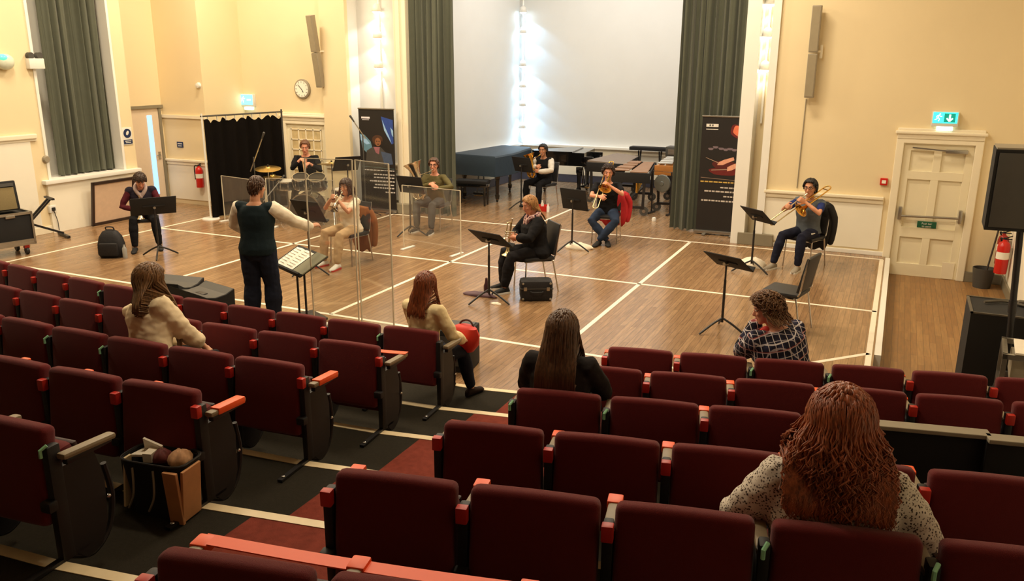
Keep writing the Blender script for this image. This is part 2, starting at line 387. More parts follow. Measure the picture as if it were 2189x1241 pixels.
# ------------------------------------------------------------ tiers
def eY(k,X):
    if X<-3.28: return 7.1177+.2351*X+.0201*X*X-.8746*k
    if X>-1.92: return 7.2278+.2116*X-.8833*k
    t=(X+3.28)/1.36
    return (7.1177+.2351*-3.28+.0201*3.28**2-.8746*k)*(1-t)+(7.2278+.2116*-1.92-.8833*k)*t
XS=[-13.4,-12,-10.5,-9.4,-8.4,-7.4,-6.4,-5.4,-4.4,-3.28,-2.95,-1.92,-1.0,0.0,1.1,1.66]
def tread(k,x0,x1,m,name='floor',dz=0,depth=1.05,z0=None):
    xs=[x0]+[x for x in XS if x0<x<x1]+[x1]
    z=.15*k+.006+dz
    b=MB(); b.use(m)
    pts=[(x,eY(k,x)) for x in xs]+[(x,eY(k,x)-depth) for x in reversed(xs)]
    b.prism(pts,(z-.15 if z0 is None else z0),z)
    return b.build(name,smooth=False)
for k in range(0,9):
    struct(tread(k,-13.4,-2.95,M['carpet'],depth=(1.0 if k<8 else 3.5),z0=-.0 if k==0 else None),None)
    struct(tread(k,-2.95,-1.90,M['carpet_red'],depth=(1.0 if k<8 else 3.5),z0=0 if k==0 else None),None)
    struct(tread(k,-1.90,1.66,M['carpet'],depth=(1.0 if k<8 else 3.5),z0=0 if k==0 else None),None)
    if k<7:
        # nosing strips
        for x0,x1 in ((-13.4,-3.28),(-3.28,-1.9),(-1.9,1.66)):
            xs=[x0]+[x for x in XS if x0<x<x1]+[x1]; z=.15*k+.006; w=.06
            b=MB(); b.use(M['nosing'])
            b.prism([(x,eY(k,x)+.004) for x in xs]+[(x,eY(k,x)-w) for x in reversed(xs)],z-.03,z+.004); trim(b)
# ================================================================ AUDITORIUM SEATS
ORD=['end','second','third','fourth','fifth','sixth','seventh','eighth','ninth','tenth','eleventh','twelfth']
ROWN={1:'front row',2:'second row',3:'third row',4:'fourth row',5:'fifth row',6:'sixth row'}
def seat_meshes():
    D={}
    R=Matrix.Rotation(math.radians(-7),3,'X')
    bm=bmesh.new(); bmesh.ops.create_cube(bm,size=1)
    for q in bm.verts: q.co=V((q.co.x*.505,q.co.y*.085,q.co.z*.47))
    bmesh.ops.bevel(bm,geom=bm.edges[:],offset=.028,segments=3,affect='EDGES',profile=.5)
    bmesh.ops.subdivide_edges(bm,edges=[e for e in bm.edges if abs(e.verts[0].co.x-e.verts[1].co.x)>.3],cuts=6,use_grid_fill=True)
    for q in bm.verts:
        x=q.co.x/.2525
        q.co.z+= .010*(1-x*x)*(1 if q.co.z>0 else .3); q.co.y+= -.012*(1-x*x)
    me=bpy.data.meshes.new('seat_back'); 
    for q in bm.verts: q.co=R@q.co+V((0,.035,.415))
    bm.to_mesh(me); bm.free(); me.materials.append(M['seat']); me.polygons.foreach_set('use_smooth',[True]*len(me.polygons)); D['back']=me
    b=MB(); b.use(M['seat']); b.box((0,.165,.30),(.47,.10,.44),Matrix.Rotation(math.radians(6),3,'X'),.04); b.use(M['seat_under']); b.box((0,.225,.30),(.45,.03,.42),Matrix.Rotation(math.radians(6),3,'X'),.012)
    D['pan_up']=b.mesh('seat_pan')
    b=MB(); b.use(M['seat']); b.box((0,.31,.29),(.47,.46,.10),Matrix.Rotation(math.radians(4),3,'X'),.04); b.use(M['seat_under']); b.box((0,.30,.235),(.45,.42,.03),None,.012)
    D['pan_down']=b.mesh('seat_pan')
    b=MB(); b.use(M['seat_steel'])
    b.box((0,.03,.29),(.042,.07,.58),None,.012)
    pts=[(.05,.03),(.13,-.05),(.22,-.03),(.27,.08),(.28,.30),(.24,.46),(.05,.46)]
    b.prism_x(pts,-.017,.017)
    b.tube(spline([(0,.30,.36),(0,.325,.18),(0,.28,.02),(0,.17,-.05),(0,.06,0)],5),.015,8)
    b.box((0,-.02,.30),(.06,.05,.05),None,.01)
    D['standard']=b.mesh('standard')
    b=MB(); b.use(M['blackmetal']); b.bar((0,.16,.012),(0,-.30,.012),.034,.016); b.use(M['chrome']).ell((0,-.26,.024),(.013,.013,.008),8,6).ell((.03,.28,.20),(.01,.012,.012),8,6)
    D['foot']=b.mesh('foot_bar')
    b=MB(); b.use(M['armwood']); b.bar((0,.03,.528),(0,.33,.506),.052,.030,V((0,0,1)),.013); b.use(M['blackmetal']).box((0,.18,.495),(.034,.26,.03),None,.008)
    D['arm']=b.mesh('armrest')
    for nm,mt in (('red',M['tape_red']),('green',M['tape_green'])):
        b=MB(); b.use(mt)
        if nm=='red': b.box((0,.0,.552),(.046,.04,.068),None,.006)
        else: b.tube([(-.006,-.018,.535),(-.006,-.018,.570),(.010,.006,.588)],.0085,6)
        D['tape_'+nm]=b.mesh('post_tape')
    b=MB(); b.use(M['tape_orange']); b.box((0,.30,.512),(.063,.07,.040),None,.008); D['tip']=b.mesh('orange_tape')
    b=MB(); b.use(M['tape_orange']); b.bar((0,.085,.529),(0,.315,.511),.062,.040,V((0,0,1)),.008); D['full']=b.mesh('orange_tape')
    return D
SD=seat_meshes()
# armrest body: first box is wood, second metal
def put(name,me,parent,loc=None):
    o=bpy.data.objects.new(name,me); COL.objects.link(o); o.parent=parent
    if loc: o.location=loc
    return o
def seat(block,k,i,down=False,post='red',arm='tip',extra=None):
    if block=='L': X=-3.28-.55*i-.275; px=.275
    else: X=-1.92+.55*i+.275; px=-.275
    s=(eY(k,X+.1)-eY(k,X-.1))/.2
    side='left block' if block=='L' else 'right block'
    ordn={'L':['aisle seat','second seat in from the aisle','third seat in from the aisle','fourth seat in from the aisle','fifth seat in from the aisle','sixth seat in from the aisle','seventh seat in from the aisle','eighth seat in from the aisle','ninth seat in from the aisle','tenth seat in from the aisle','eleventh seat in from the aisle']}['L'][i]
    lab='maroon folding theatre seat, %s of the %s, %s'%(ordn,ROWN[k],side)
    if extra: lab=extra
    e=empty('theatre_seat',(X,eY(k,X),.15*k+.006),math.atan(s),lab,'seat','maroon folding seats of the '+side)
    put('seat_back',SD['back'],e); put('seat_pan',SD['pan_down' if down else 'pan_up'],e)
    st=put('standard',SD['standard'],e,(px,0,0)); put('foot_bar',SD['foot'],st)
    a=put('armrest',SD['arm'],e,(px+(.05 if block=='L' and i==0 else 0),0,0))
    if arm in ('tip','full'): o=put('orange_tape',SD[arm],a); o['label']='orange tape on the armrest'
    if post: o=put('post_tape',SD['tape_'+post],st); o['label']=('red tape on the back of the armrest' if post=='red' else 'green tag on the post')
    return e
NL={1:11,2:9,3:6,4:4,5:2}
for k,n in NL.items():
    for i in range(n):
        post='red'; arm='tip'
        if k==1 and i in (1,7): post='green'
        if k==1 and i==0: post=None
        if k==3 and i in (3,4): post='green'
        if k==5: post='green'
        if k in (3,4) and i==0: arm='full'
        if k in (1,2,5) and i==0 or k==5: arm=None
        seat('L',k,i,down=((k,i) in ((1,0),(3,2))),post=post,arm=arm)
for k,n in {1:6,2:6,3:3,4:6,5:5,6:3}.items():
    for i in range(n):
        post='red'; arm='tip'
        if (k,i) in ((1,2),(1,3),(3,0),(3,1),(5,3),(5,4)): post='green'; arm=None
        seat('R',k,i,down=((k,i) in ((1,2),(3,0),(5,3))),post=post,arm=arm)
# strips of orange tape stretched across closed seats
def tape(a,c,label):
    a=V(a);c=V(c); n=10; R=[]; d=(c-a); u,_=frame_from(d)
    for i in range(n+1):
        t=i/n; p=a+d*t-V((0,0,.012*math.sin(PI*t)))
        R.append([p+u*.03+V((0,0,.003)),p-u*.03+V((0,0,.003)),p-u*.03-V((0,0,.002)),p+u*.03-V((0,0,.002))])
    tag(MB().rings(R).build('tape_strip',M['tape_orange'],smooth=False),label,'tape','orange tape strips across closed seats')
def tip(block,k,i):
    X=(-3.28-.55*i) if block=='L' else (-1.92+.55*i)
    return V((X,eY(k,X)+.30,.15*k+.535))
tape(tip('R',6,0)+V((-.06,0,0)),tip('R',6,2)+V((.05,.0,0)),'broad orange tape strip stretched across the nearest seats, bottom of the photo')
tape(tip('L',2,0)+V((.05,0,0)),tip('L',2,1),'short orange tape strip across the aisle seat in front of the grey armrest, second row')
# low black barrier panels standing in the gap of the third row
for x0,x1,dy,lab in ((-.2,.62,0,'black panel with a grey top rail, left one of the pair behind the second row'),(.60,1.5,-.05,'black panel with a grey top rail, right one of the pair behind the second row')):
    xm=(x0+x1)/2; y=eY(3,xm)+.0+dy; z0=.45+.006
    e=empty('barrier_panel',(xm,y,z0),math.atan(.2116),lab,'barrier','black barrier panels'); L=(x1-x0)/math.cos(.2)
    MB().box((0,0,.32),(L,.04,.64),None,.006).build('panel',M['blackmatte'],e,smooth=False)
    MB().box((0,.0,.652),(L,.09,.024),None,.005).build('top_rail',M['grey_plastic'],e,smooth=False)
# ================================================================ FURNITURE AND KIT
def face(dx,dy): return math.atan2(-dx,dy)
CH={}
def chair_meshes():
    M['chairpad']=mat('chair_vinyl_black',rgb(36,36,38),0.55,var=0.12,scale=30)
    b=MB(); b.use(M['chairpad']); b.box((0,0.0,.455),(.44,.43,.05),None,.022); CH['seat']=b.mesh('seat')
    b=MB(); b.use(M['chairpad']); b.box((0,-.245,.70),(.42,.04,.42),Matrix.Rotation(math.radians(12),3,'X'),.016); CH['back']=b.mesh('backrest')
    for s,n in ((-1,'l'),(1,'r')):
        b=MB(); b.use(M['chrome']); b.tube([(s*.205,.19,.425),(s*.215,.21,.0)],.011,8); CH['fl'+n]=b.mesh('leg')
        b=MB(); b.use(M['chrome']); b.tube([(s*.205,-.19,.425),(s*.215,-.27,.0)],.011,8); CH['bl'+n]=b.mesh('leg')
    b=MB(); b.use(M['chrome'])
    b.tube([(-.205,.20,.425),(.205,.20,.425),(.205,-.19,.425),(-.205,-.19,.425)],.011,8,closed=True)
    for s in (-1,1): b.tube(spline([(s*.205,-.17,.425),(s*.205,-.225,.50),(s*.205,-.255,.70),(s*.20,-.29,.91)],4),.011,8)
    CH['frame']=b.mesh('frame')
chair_meshes()
def chair(loc,rz,label,group='black padded chairs of the players'):
    e=empty('stacking_chair',loc,rz,label,'chair',group)
    put('seat',CH['seat'],e); put('backrest',CH['back'],e); put('frame',CH['frame'],e)
    for k in ('fll','flr','bll','blr'): put('leg',CH[k],e)
    return e
# music stands ------------------------------------------------------
MSD={}
def stand(loc,rz,h,tilt,label,w=.50,hh=.33,desk='solid',group='black music stands',legrot=0.3,spread=.30):
    # desk faces local -Y (towards the player); its back is seen from +Y
    e=empty('music_stand',loc,rz,label,'music stand',group)
    R=Matrix.Rotation(math.radians(-tilt),3,'X')
    b=MB(); b.use(M['blackmatte'])
    b.box((0,0,0),(w,.012,hh),None,.004); b.box((0,-.03,-hh/2+.006),(w,.06,.012),None,.004)
    b.box((0,.012,0),(w*.5,.012,.03),None,.004)
    o=len(b.v); b.xf(Matrix.Translation((0,0,h))@R.to_4x4())
    b.build('desk',None,e)
    MB().use(M['blackmetal']).tube([(0,.03,.20),(0,.03,h)],.011,8).tube([(0,.03,.12),(0,.03,.62)],.015,8).build('pole',None,e)
    MB().use(M['steel']).cyl((-.0,.015,h-.02),(0,.075,h-.02),.02,10).build('knob',None,e)
    for i in range(3):
        a=legrot+i*2*PI/3
        b=MB().use(M['blackmetal']); d=V((math.sin(a),math.cos(a),0)); c=V((0,.03,.17))
        b.tube(spline([c,c+d*spread*.45+V((0,0,-.06)),V((0,.03,.012))+d*spread],4),[.013]*8+[.010],8); b.build('leg',None,e)
    return e
# ----- wall things -------------------------------------------------
M['white_emit']=mat('lamp_white',rgb(255,250,235),0.4,emit=(1,.95,.82,1),estr=9)
M['blue_emit']=mat('lamp_cool_white',rgb(240,248,255),0.4,emit=(.62,.82,1,1),estr=14)
def lamp_column(loc,rz,zs,m,label,col,w,z0,aim=(0,0)):
    e=empty('lamp_column',(loc[0],loc[1],z0),rz,label,'wall light')
    zt=max(zs)+.5
    MB().use(M['trim_white']).box((0,-.02,(zt-z0)/2),(.035,.03,zt-z0),None,.006).build('rail',None,e)
    for z in zs:
        b=MB().use(M['white_plastic']); b.lathe([(.015,.14),(.07,.10),(.095,0),(.085,-.02)],14,(0,-.09,z-z0),(0,0,1)).box((0,-.045,z-z0+.05),(.02,.08,.02))
        h=b.build('lamp_head',None,e)
        MB().use(m).ell((0,-.09,z-z0-.012),(.080,.080,.045),12,8).build('bulb',None,h)
        l=bpy.data.lights.new('lamp_head_light','SPOT'); l.energy=w; l.color=col; l.spot_size=math.radians(95); l.spot_blend=.35; l.shadow_soft_size=.03
        o=bpy.data.objects.new('lamp_head_light',l); COL.objects.link(o)
        p=Matrix.Translation((loc[0],loc[1],0))@Rz(rz)@V((0,-.10,z-.09)); o.location=p
        d=V((aim[0],aim[1],-1)); o.rotation_euler=d.to_track_quat('-Z','Y').to_euler()
lamp_column((-8.80,19.78),math.radians(20),[4.15,3.66,2.87,2.35,1.89,1.34],M['blue_emit'],'tall column of small cool white lamps in the back corner of the bay',(.30,.62,1.0),26,.96,(.25,.10))
lamp_column((-9.62,14.60),0,[3.92,3.42,2.85],M['white_emit'],'column of small white lamps in the niche above the blue banner',(1,.97,.94),9,2.0,(-.35,.1))
lamp_column((-2.12,14.60),0,[3.9,3.40,2.88],M['white_emit'],'column of small white lamps above the red and black banner',(1,.97,.94),5,2.0,(.1,.1))
# clock
e=empty('wall_clock',(-11.36,14.3,2.40),0,'round white wall clock beside the left column speaker','clock')
MB().use(M['grey_plastic']).lathe([(.02,-.045),(.175,-.045),(.20,-.03),(.20,0)],32,(0,0,0),(0,1,0)).build('case',None,e)
MB().use(M['paper']).lathe([(.001,-.047),(.165,-.047),(.165,-.04)],32,(0,0,0),(0,1,0)).build('dial',None,e)
b=MB().use(M['blackmatte'])
for i in range(12):
    a=i*PI/6; b.bar((.13*math.sin(a),-.0485,.13*math.cos(a)),(.152*math.sin(a),-.0485,.152*math.cos(a)),.012,.002,V((0,1,0)))
b.build('hour_marks',None,e,smooth=False)
b=MB().use(M['blackmatte']); a=math.radians(150); b.bar((0,-.051,0),(.08*math.sin(a),-.051,.08*math.cos(a)),.014,.003,V((0,1,0))); b.build('hour_hand',None,e)
b=MB().use(M['blackmatte']); a=math.radians(-45); b.bar((0,-.053,0),(.12*math.sin(a),-.053,.12*math.cos(a)),.010,.003,V((0,1,0))); b.build('minute_hand',None,e)
# column speakers
M['grille_tan']=mat('speaker_grille_tan',rgb(150,138,112),.6)
def colspk(x,lean,label,y0=14.3):
    e=empty('column_speaker',(x,y0,2.40),0,label,'speaker','grey wall column speakers')
    for i,(z0,z1) in enumerate(((.05,.72),(.735,1.43))):
        y=lambda z:-.12-lean*max(0,z)
        MB().use(M['grey_plastic']).bar((0,y(z0),z0),(0,y(z1),z1),.14,.13,V((0,-1,0)),.012).build('cabinet',None,e)
        MB().use(M['grille_tan']).bar((0,y(z0)-.067,z0+.02),(0,y(z1)-.067,z1-.02),.115,.006,V((0,-1,0))).build('grille',None,e)
    b=MB().use(M['trim']); b.box((.11,-.04,.75),(.04,.08,.2)).bar((.11,-.06,.75),(0,-.12-lean*.75,.75),.03,.03); b.build('bracket',None,e)
    return e
colspk(-10.80,.16,'slim grey column speaker high on the wall left of the lamp niche')
colspk(-1.36,.02,'slim grey column speaker high on the wall right of the bay')
tag(MB().use(M['grey_plastic']).tube([(-1.41,14.285,2.43),(-1.42,14.285,1.0)],.008,6).build('speaker_cable'),'thin cable running down the wall below the right column speaker','cable')
# exit signs
M['sign_lit']=mat('exit_sign_lit_teal',rgb(40,200,180),0.4,emit=(.05,.75,.62,1),estr=1.6)
M['sign_lit2']=mat('exit_sign_lit_cyan',rgb(90,230,225),0.4,emit=(.15,.85,.85,1),estr=2.0)
M['sign_pict']=mat('exit_sign_pictogram',rgb(225,255,245),0.4,emit=(.75,1,.93,1),estr=1.6)
M['sign_dark']=mat('exit_sign_dark_green',rgb(10,120,95),0.4,emit=(.0,.28,.20,1),estr=.8)
def runner(b,x,z,s,y):
    b.ell((x+.10*s,y,z+.36*s),(.07*s,.004,.07*s),8,6)
    for P in ([(.05,.28),(-.05,.02)],[(-.05,.02),(.10,-.12)],[(.10,-.12),(.02,-.34)],[(-.05,.02),(-.18,-.16)],[(-.18,-.16),(-.34,-.18)],[(.05,.24),(.20,.10)],[(.20,.10),(.30,.18)],[(.04,.25),(-.14,.18)],[(-.14,.18),(-.20,.02)]):
        (x0,z0),(x1,z1)=P; b.bar((x+x0*s,y,z+z0*s),(x+x1*s,y,z+z1*s),.07*s,.004,V((0,1,0)))
e=empty('exit_sign',(.60,14.3,2.16),0,'lit green exit sign with running man above the fire exit door','exit sign')
MB().use(M['white_plastic']).box((0,-.045,.02),(.36,.09,.22),None,.012).build('housing',None,e)
MB().use(M['sign_lit']).box((0,-.093,.04),(.33,.006,.16)).build('sign_face',None,e,smooth=False)
b=MB().use(M['sign_dark']); b.box((.06,-.097,.04),(.15,.004,.13)); f=b.build('sign_panel',None,e,smooth=False)
b=MB().use(M['sign_pict']); runner(b,-.09,.04,.15,-.098); b.bar((.06,-.1,.09),(.06,-.1,.0),.025,.004,V((0,1,0))).bar((.06,-.1,-.01),(.02,-.1,.035),.02,.004,V((0,1,0))).bar((.06,-.1,-.01),(.10,-.1,.035),.02,.004,V((0,1,0))); b.build('pictogram',None,e,smooth=False)
MB().use(M['sign_pict']).box((.01,-.05,-.12),(.22,.08,.06),None,.01).build('lamp_strip',None,e)
e=empty('exit_sign',(-12.82,14.3,2.12),0,'lit cyan exit sign high on the wall above the black drape','exit sign')
MB().use(M['white_plastic']).box((0,-.045,.02),(.38,.09,.26),None,.012).build('housing',None,e)
MB().use(M['sign_lit2']).box((0,-.093,.03),(.35,.006,.21)).build('sign_face',None,e,smooth=False)
b=MB().use(M['sign_pict']); runner(b,-.08,.03,.18,-.098); b.bar((.03,-.098,.03),(.13,-.098,.03),.03,.004,V((0,1,0))); b.build('pictogram',None,e,smooth=False)
MB().use(M['sign_pict']).box((.03,-.05,-.15),(.2,.08,.06),None,.01).build('lamp_strip',None,e)
e=empty('wall_notice',(-13.10,14.3,2.16),0,'small dark red notice left of the cyan exit sign','sign')
MB().use(M['tape_red']).box((0,-.01,.0),(.13,.02,.26),None,.004).build('board',mat('notice_dark_red',rgb(120,50,36),.5),e)
MB().use(M['paper']).box((0,-.022,.04),(.09,.003,.06)).box((0,-.022,-.06),(.08,.003,.03)).build('print',None,e,smooth=False)
# signs on the left
M['sign_blue']=mat('sign_blue',rgb(26,44,84),0.5,var=.05)
e=empty('safety_sign',(-13.5,11.62,1.55),PI/2,'white safety sign with a blue disc beside the left door','sign')
MB().use(M['white_plastic']).box((0,-.006,0),(.22,.012,.33),None,.003).build('board',None,e)
MB().use(M['sign_blue']).lathe([(.001,-.016),(.088,-.016),(.088,-.012)],28,(0,0,.055),(0,1,0)).box((0,-.014,-.105),(.2,.006,.08)).build('blue_symbol',None,e,smooth=False)
b=MB().use(M['white_plastic']).ell((.0,-.018,.06),(.028,.003,.05),10,6,Matrix.Rotation(.5,3,'Y')).bar((-.07,-.018,-.09),(.07,-.018,-.09),.014,.003,V((0,1,0))).bar((-.06,-.018,-.12),(.06,-.018,-.12),.014,.003,V((0,1,0))); b.build('pictogram',None,e,smooth=False)
e=empty('fire_point_sign',(-13.72,13.13,1.25),0,'small dark blue sign on the wall above the left extinguisher','sign')
MB().use(M['sign_blue']).box((0,-.006,0),(.17,.012,.12),None,.003).build('board',None,e)
MB().use(M['white_plastic']).bar((-.06,-.014,.02),(.06,-.014,.02),.018,.003,V((0,1,0))).bar((-.05,-.014,-.025),(.05,-.014,-.025),.015,.003,V((0,1,0))).build('print',None,e,smooth=False)
def extinguisher(loc,rz,label,h=.46,r=.075,m=None):
    e=empty('fire_extinguisher',loc,rz,label,'fire extinguisher','red fire extinguishers')
    m=m or M['red_plastic']
    MB().use(m).lathe([(.001,0),(r*.96,0),(r,.015),(r,h*.76),(r*.8,h*.87),(r*.34,h*.92),(r*.3,h*.97)],20).build('cylinder',None,e)
    b=MB().use(M['blackmatte']); b.cyl((0,0,h*.95),(0,0,h*1.02),.022,10).bar((0,0,h*1.0),(0,.09,h*1.08),.022,.012).bar((0,0,h*.98),(0,.09,h*.98),.022,.012); b.build('valve_handle',None,e)
    MB().use(M['blackmatte']).tube(spline([(0,-.02,h*.97),(-.05,-.05,h*.98),(-r-.025,-.02,h*.8),(-r-.02,-.02,h*.35)],6),.011,8).build('hose',None,e)
    MB().use(M['paper']).lathe([(r+.001,h*.42),(r+.001,h*.62)],20).build('instruction_label',None,e)
    MB().use(M['steel']).box((0,r+.012,h*.6),(.05,.03,.14)).build('wall_bracket',None,e)
    return e
extinguisher((-13.17,13.03,.40),0,'red fire extinguisher on the wall left of the black drape')
extinguisher((1.58,13.75,.02),-PI/2,'red fire extinguisher on the right wall, in front of its darker neighbour',.52,.085)
extinguisher((1.59,14.02,.10),-PI/2,'dark-labelled red fire extinguisher hung nearer the corner behind the other',.48,.075,mat('enamel_dark_red',rgb(150,28,22),.35))
e=empty('fire_alarm_call_point',(-.13,14.3,1.19),0,'small red fire alarm call point left of the exit door','alarm')
MB().use(M['red_plastic']).box((0,-.025,0),(.11,.05,.11),None,.01).build('body',None,e); MB().use(M['paper']).box((0,-.052,0),(.06,.004,.05)).build('glass',None,e,smooth=False)
# left wall fittings
e=empty('emergency_light',(-13.5,9.88,2.9),PI/2,'white twin spot emergency light beside the left curtain','light')
MB().use(M['white_plastic']).box((0,-.05,0),(.28,.10,.17),None,.01).build('body',None,e)
for s in (-1,1): MB().use(M['dark_grey']).cyl((s*.08,-.09,.13),(s*.08,-.01,.13),.055,14).build('spot_head',None,e)
e=empty('globe_light',(-13.5,9.33,2.93),PI/2,'round white wall light glowing green, cut by the left edge','light')
MB().use(mat('globe_glass',rgb(214,220,200),.3)).ell((0,-.07,0),(.16,.09,.13),20,12).build('globe',None,e)
MB().use(mat('globe_green',rgb(90,230,170),.3,emit=(.1,.8,.45,1),estr=.9)).ell((-.05,-.085,.06),(.09,.08,.065),16,10).build('green_lens',None,e)
tag(MB().use(M['white_plastic']).box((-13.47,9.82,.42),(.06,.13,.13),None,.01).use(M['blackmatte']).box((-13.43,9.82,.42),(.03,.06,.06),None,.008).tube([(-13.43,9.82,.40),(-13.42,9.86,.2),(-13.44,9.88,.03)],.006,6).build('wall_socket'),'wall socket with a black plug and hanging lead, beside the keyboard stand','socket')
tag(MB().use(M['grey_plastic']).lathe([(.001,.05),(.05,.05),(.065,.03),(.065,0)],18,(-13.5,9.85,1.29),(1,0,0)).build('thermostat'),'small grey round thermostat left of the window sill','thermostat')
tag(MB().use(M['white_plastic']).lathe([(.001,.06),(.05,.05),(.06,.0)],18,(-13.05,13.13,2.47),(0,-1,0)).build('wall_sensor'),'small white dome sensor on the wall above the black drape','sensor')
# ----- curtains -----------------------------------------------------
def curtain(name,x0,x1,y,z0,z1,nf,amp,label,along='x',m='curtain',seed=1,track=True):
    rnd=random.Random(seed); ph=[rnd.uniform(0,6.28) for _ in range(4)]
    def off(t): 
        s=t*nf*2*PI
        return amp*(math.sin(s)+.35*math.sin(2.3*s+ph[0])+.3*math.sin(.6*s+ph[1]))
    b=MB(); b.use(M[m])
    nu=nf*12; nv=14
    for sgn in (1,-1):
        def fn(u_,v_):
            t=u_; k=.75+.25*(1-v_)+.12*math.sin(3*v_+ph[2]+t*5)
            a=x0+(x1-x0)*t+.02*math.sin(t*40+v_*2); o=off(t)*k+sgn*.006
            z=z0+(z1-z0)*v_+(.012*math.sin(t*nf*2*PI+1) if v_==0 else 0)
            return (a,y+o,z) if along=='x' else (y+o,a,z)
        b.grid(fn,nu,nv)
    o=b.build('cloth',None,ang=180)
    e=empty(name,((x0+x1)/2,y,z0) if along=='x' else (y,(x0+x1)/2,z0),0,label,'curtain')
    o.parent=e; o.matrix_parent_inverse=Matrix.Translation(e.location).inverted()
    if track:
        p=MB().use(M['steel']); 
        if along=='x': p.box(((x0+x1)/2,y,z1+.03),(x1-x0+.1,.04,.05))
        else: p.box((y,(x0+x1)/2,z1+.03),(.04,x1-x0+.1,.05))
        q=p.build('track'); q.parent=e; q.matrix_parent_inverse=Matrix.Translation(e.location).inverted()
    return e
curtain('stage_curtain',-8.80,-7.80,14.32,.02,6.2,8,.062,'tall grey green curtain at the left edge of the bay',seed=3)
curtain('stage_curtain',-3.66,-2.50,14.98,.02,6.2,9,.062,'tall grey green curtain at the right edge of the bay, behind a banner',seed=5)
curtain('window_curtain',10.2,11.44,-13.70,.945,5.5,8,.055,'long grey green curtain covering the left window down to its sill',along='y',seed=8)
# black drape on a free rail
e=empty('black_drape',(-11.8,12.95,0),0,'black drape hanging from a free-standing rail behind the drums','drape')
A=V((-11.95,12.05,0)); B=V((-11.62,13.85,0)); L=(B-A).length; dr=(B-A)/L; nr=V((dr.y,-dr.x,0))
Mi=Matrix.Translation(e.location).inverted()
b=MB().use(M['black_drape'])
for sg in (1,-1):
    def fn(u_,v_,sg=sg):
        t=u_*L; o=.045*math.sin(t*22)*(1-.3*v_)+.02*math.sin(t*9.3+1)+sg*.006
        zt=1.86+.03*math.sin(t*31)+.02*math.sin(t*12+2)
        p=A+dr*t*(1-.0*v_)+nr*o; return (p.x,p.y,.02+(zt-.02)*v_)
    b.grid(fn,70,8)
o=b.build('cloth',None,ang=180); o.parent=e; o.matrix_parent_inverse=Mi
b=MB().use(M['dark_grey']); b.tube([A+V((0,0,1.95))-dr*.05,B+V((0,0,1.95))+dr*.05],.016,8)
o=b.build('rail'); o.parent=e; o.matrix_parent_inverse=Mi
for P in (A-dr*.03,B+dr*.03):
    b=MB().use(M['white_plastic'] if P.y<12.5 else M['dark_grey']); b.tube([P+V((0,0,.02)),P+V((0,0,2.0))],.018,8).lathe([(.001,.02),(.16,.02),(.17,.0)],16,P); o=b.build('upright'); o.parent=e; o.matrix_parent_inverse=Mi
b=MB().use(M['white_plastic'])
for i in range(9):
    p=A+dr*(L*(i+.5)/9); b.bar(p+V((0,0,1.85)),p+V((0,0,1.95)),.025,.006)
o=b.build('ties'); o.parent=e; o.matrix_parent_inverse=Mi
# ================================================================ EQUIPMENT ON THE HALL FLOOR
def ch(p): return (p[0],p[1],0)
# chairs under the players : loc, facing
PL={'perc':((-11.12,9.72),(.72,-.70)),'cornet':((-7.42,10.24),(-.12,-1)),'euph':((-7.55,13.08),(.0,-1)),'back':((-6.78,16.35),(-.22,-1)),
    'tbr':((-4.38,13.42),(.18,-1)),'lady':((-4.28,10.05),(-.72,-.70)),'tbn':((-1.10,13.02),(-.38,-.93)),'drum':((-10.55,13.28),(.45,-.9))}
CL={'perc':'black padded chair under the player by the left wall','cornet':'black padded chair with a brown coat hung on its back','euph':'black padded chair of the player in front of the left curtain',
 'back':'chrome legged chair of the player between the two pianos','tbr':'black padded chair with a red jacket on its back','lady':'black padded chair under the fair haired player in black, mid floor','tbn':'black padded chair with a black coat, beside the right wall'}
for k,(p,d) in PL.items():
    if k!='drum': chair((p[0],p[1],0.0),face(*d),CL[k])
chair((-0.98,9.72,0),face(-1.0,.22),'empty black padded chair standing alone at right beside a music stand')
def stnd(base,player,h,tilt,label,**k):
    dx,dy=player[0]-base[0],player[1]-base[1]
    return stand((base[0],base[1],0),face(-dx,-dy),h,tilt,label,**k)
stnd((-10.34,9.24),(-11.1,9.75),.80,22,'black folding music stand with a wide two panel desk, far left player',w=.66,hh=.30)
stnd((-7.50,9.40),(-7.42,10.24),.92,30,'black music stand in front of the drums, beside the cornet player',w=.52,hh=.36)
stnd((-8.72,12.05),(-10.3,13.2),1.24,38,'black music stand tilted up high right of the drum kit',w=.46)
stnd((-7.66,12.42),(-7.62,13.1),.89,22,'black music stand of the euphonium player, left of the bay',w=.52)
stnd((-7.0,15.75),(-6.80,16.4),.92,20,'black music stand in front of the player between the pianos')
stnd((-4.64,12.5),(-4.40,13.4),.84,16,'black music stand upright before the player with the red jacket',w=.5,hh=.36)
stnd((-4.53,9.22),(-4.28,10.05),.83,52,'black music stand steeply tilted before the fair haired player',w=.54)
stnd((-1.74,12.35),(-1.15,13.0),.84,48,'black music stand of the right-hand trombone player')
stnd((-1.58,9.28),(-1.02,10.42),.83,55,'black music stand standing alone beside the empty chair at right')
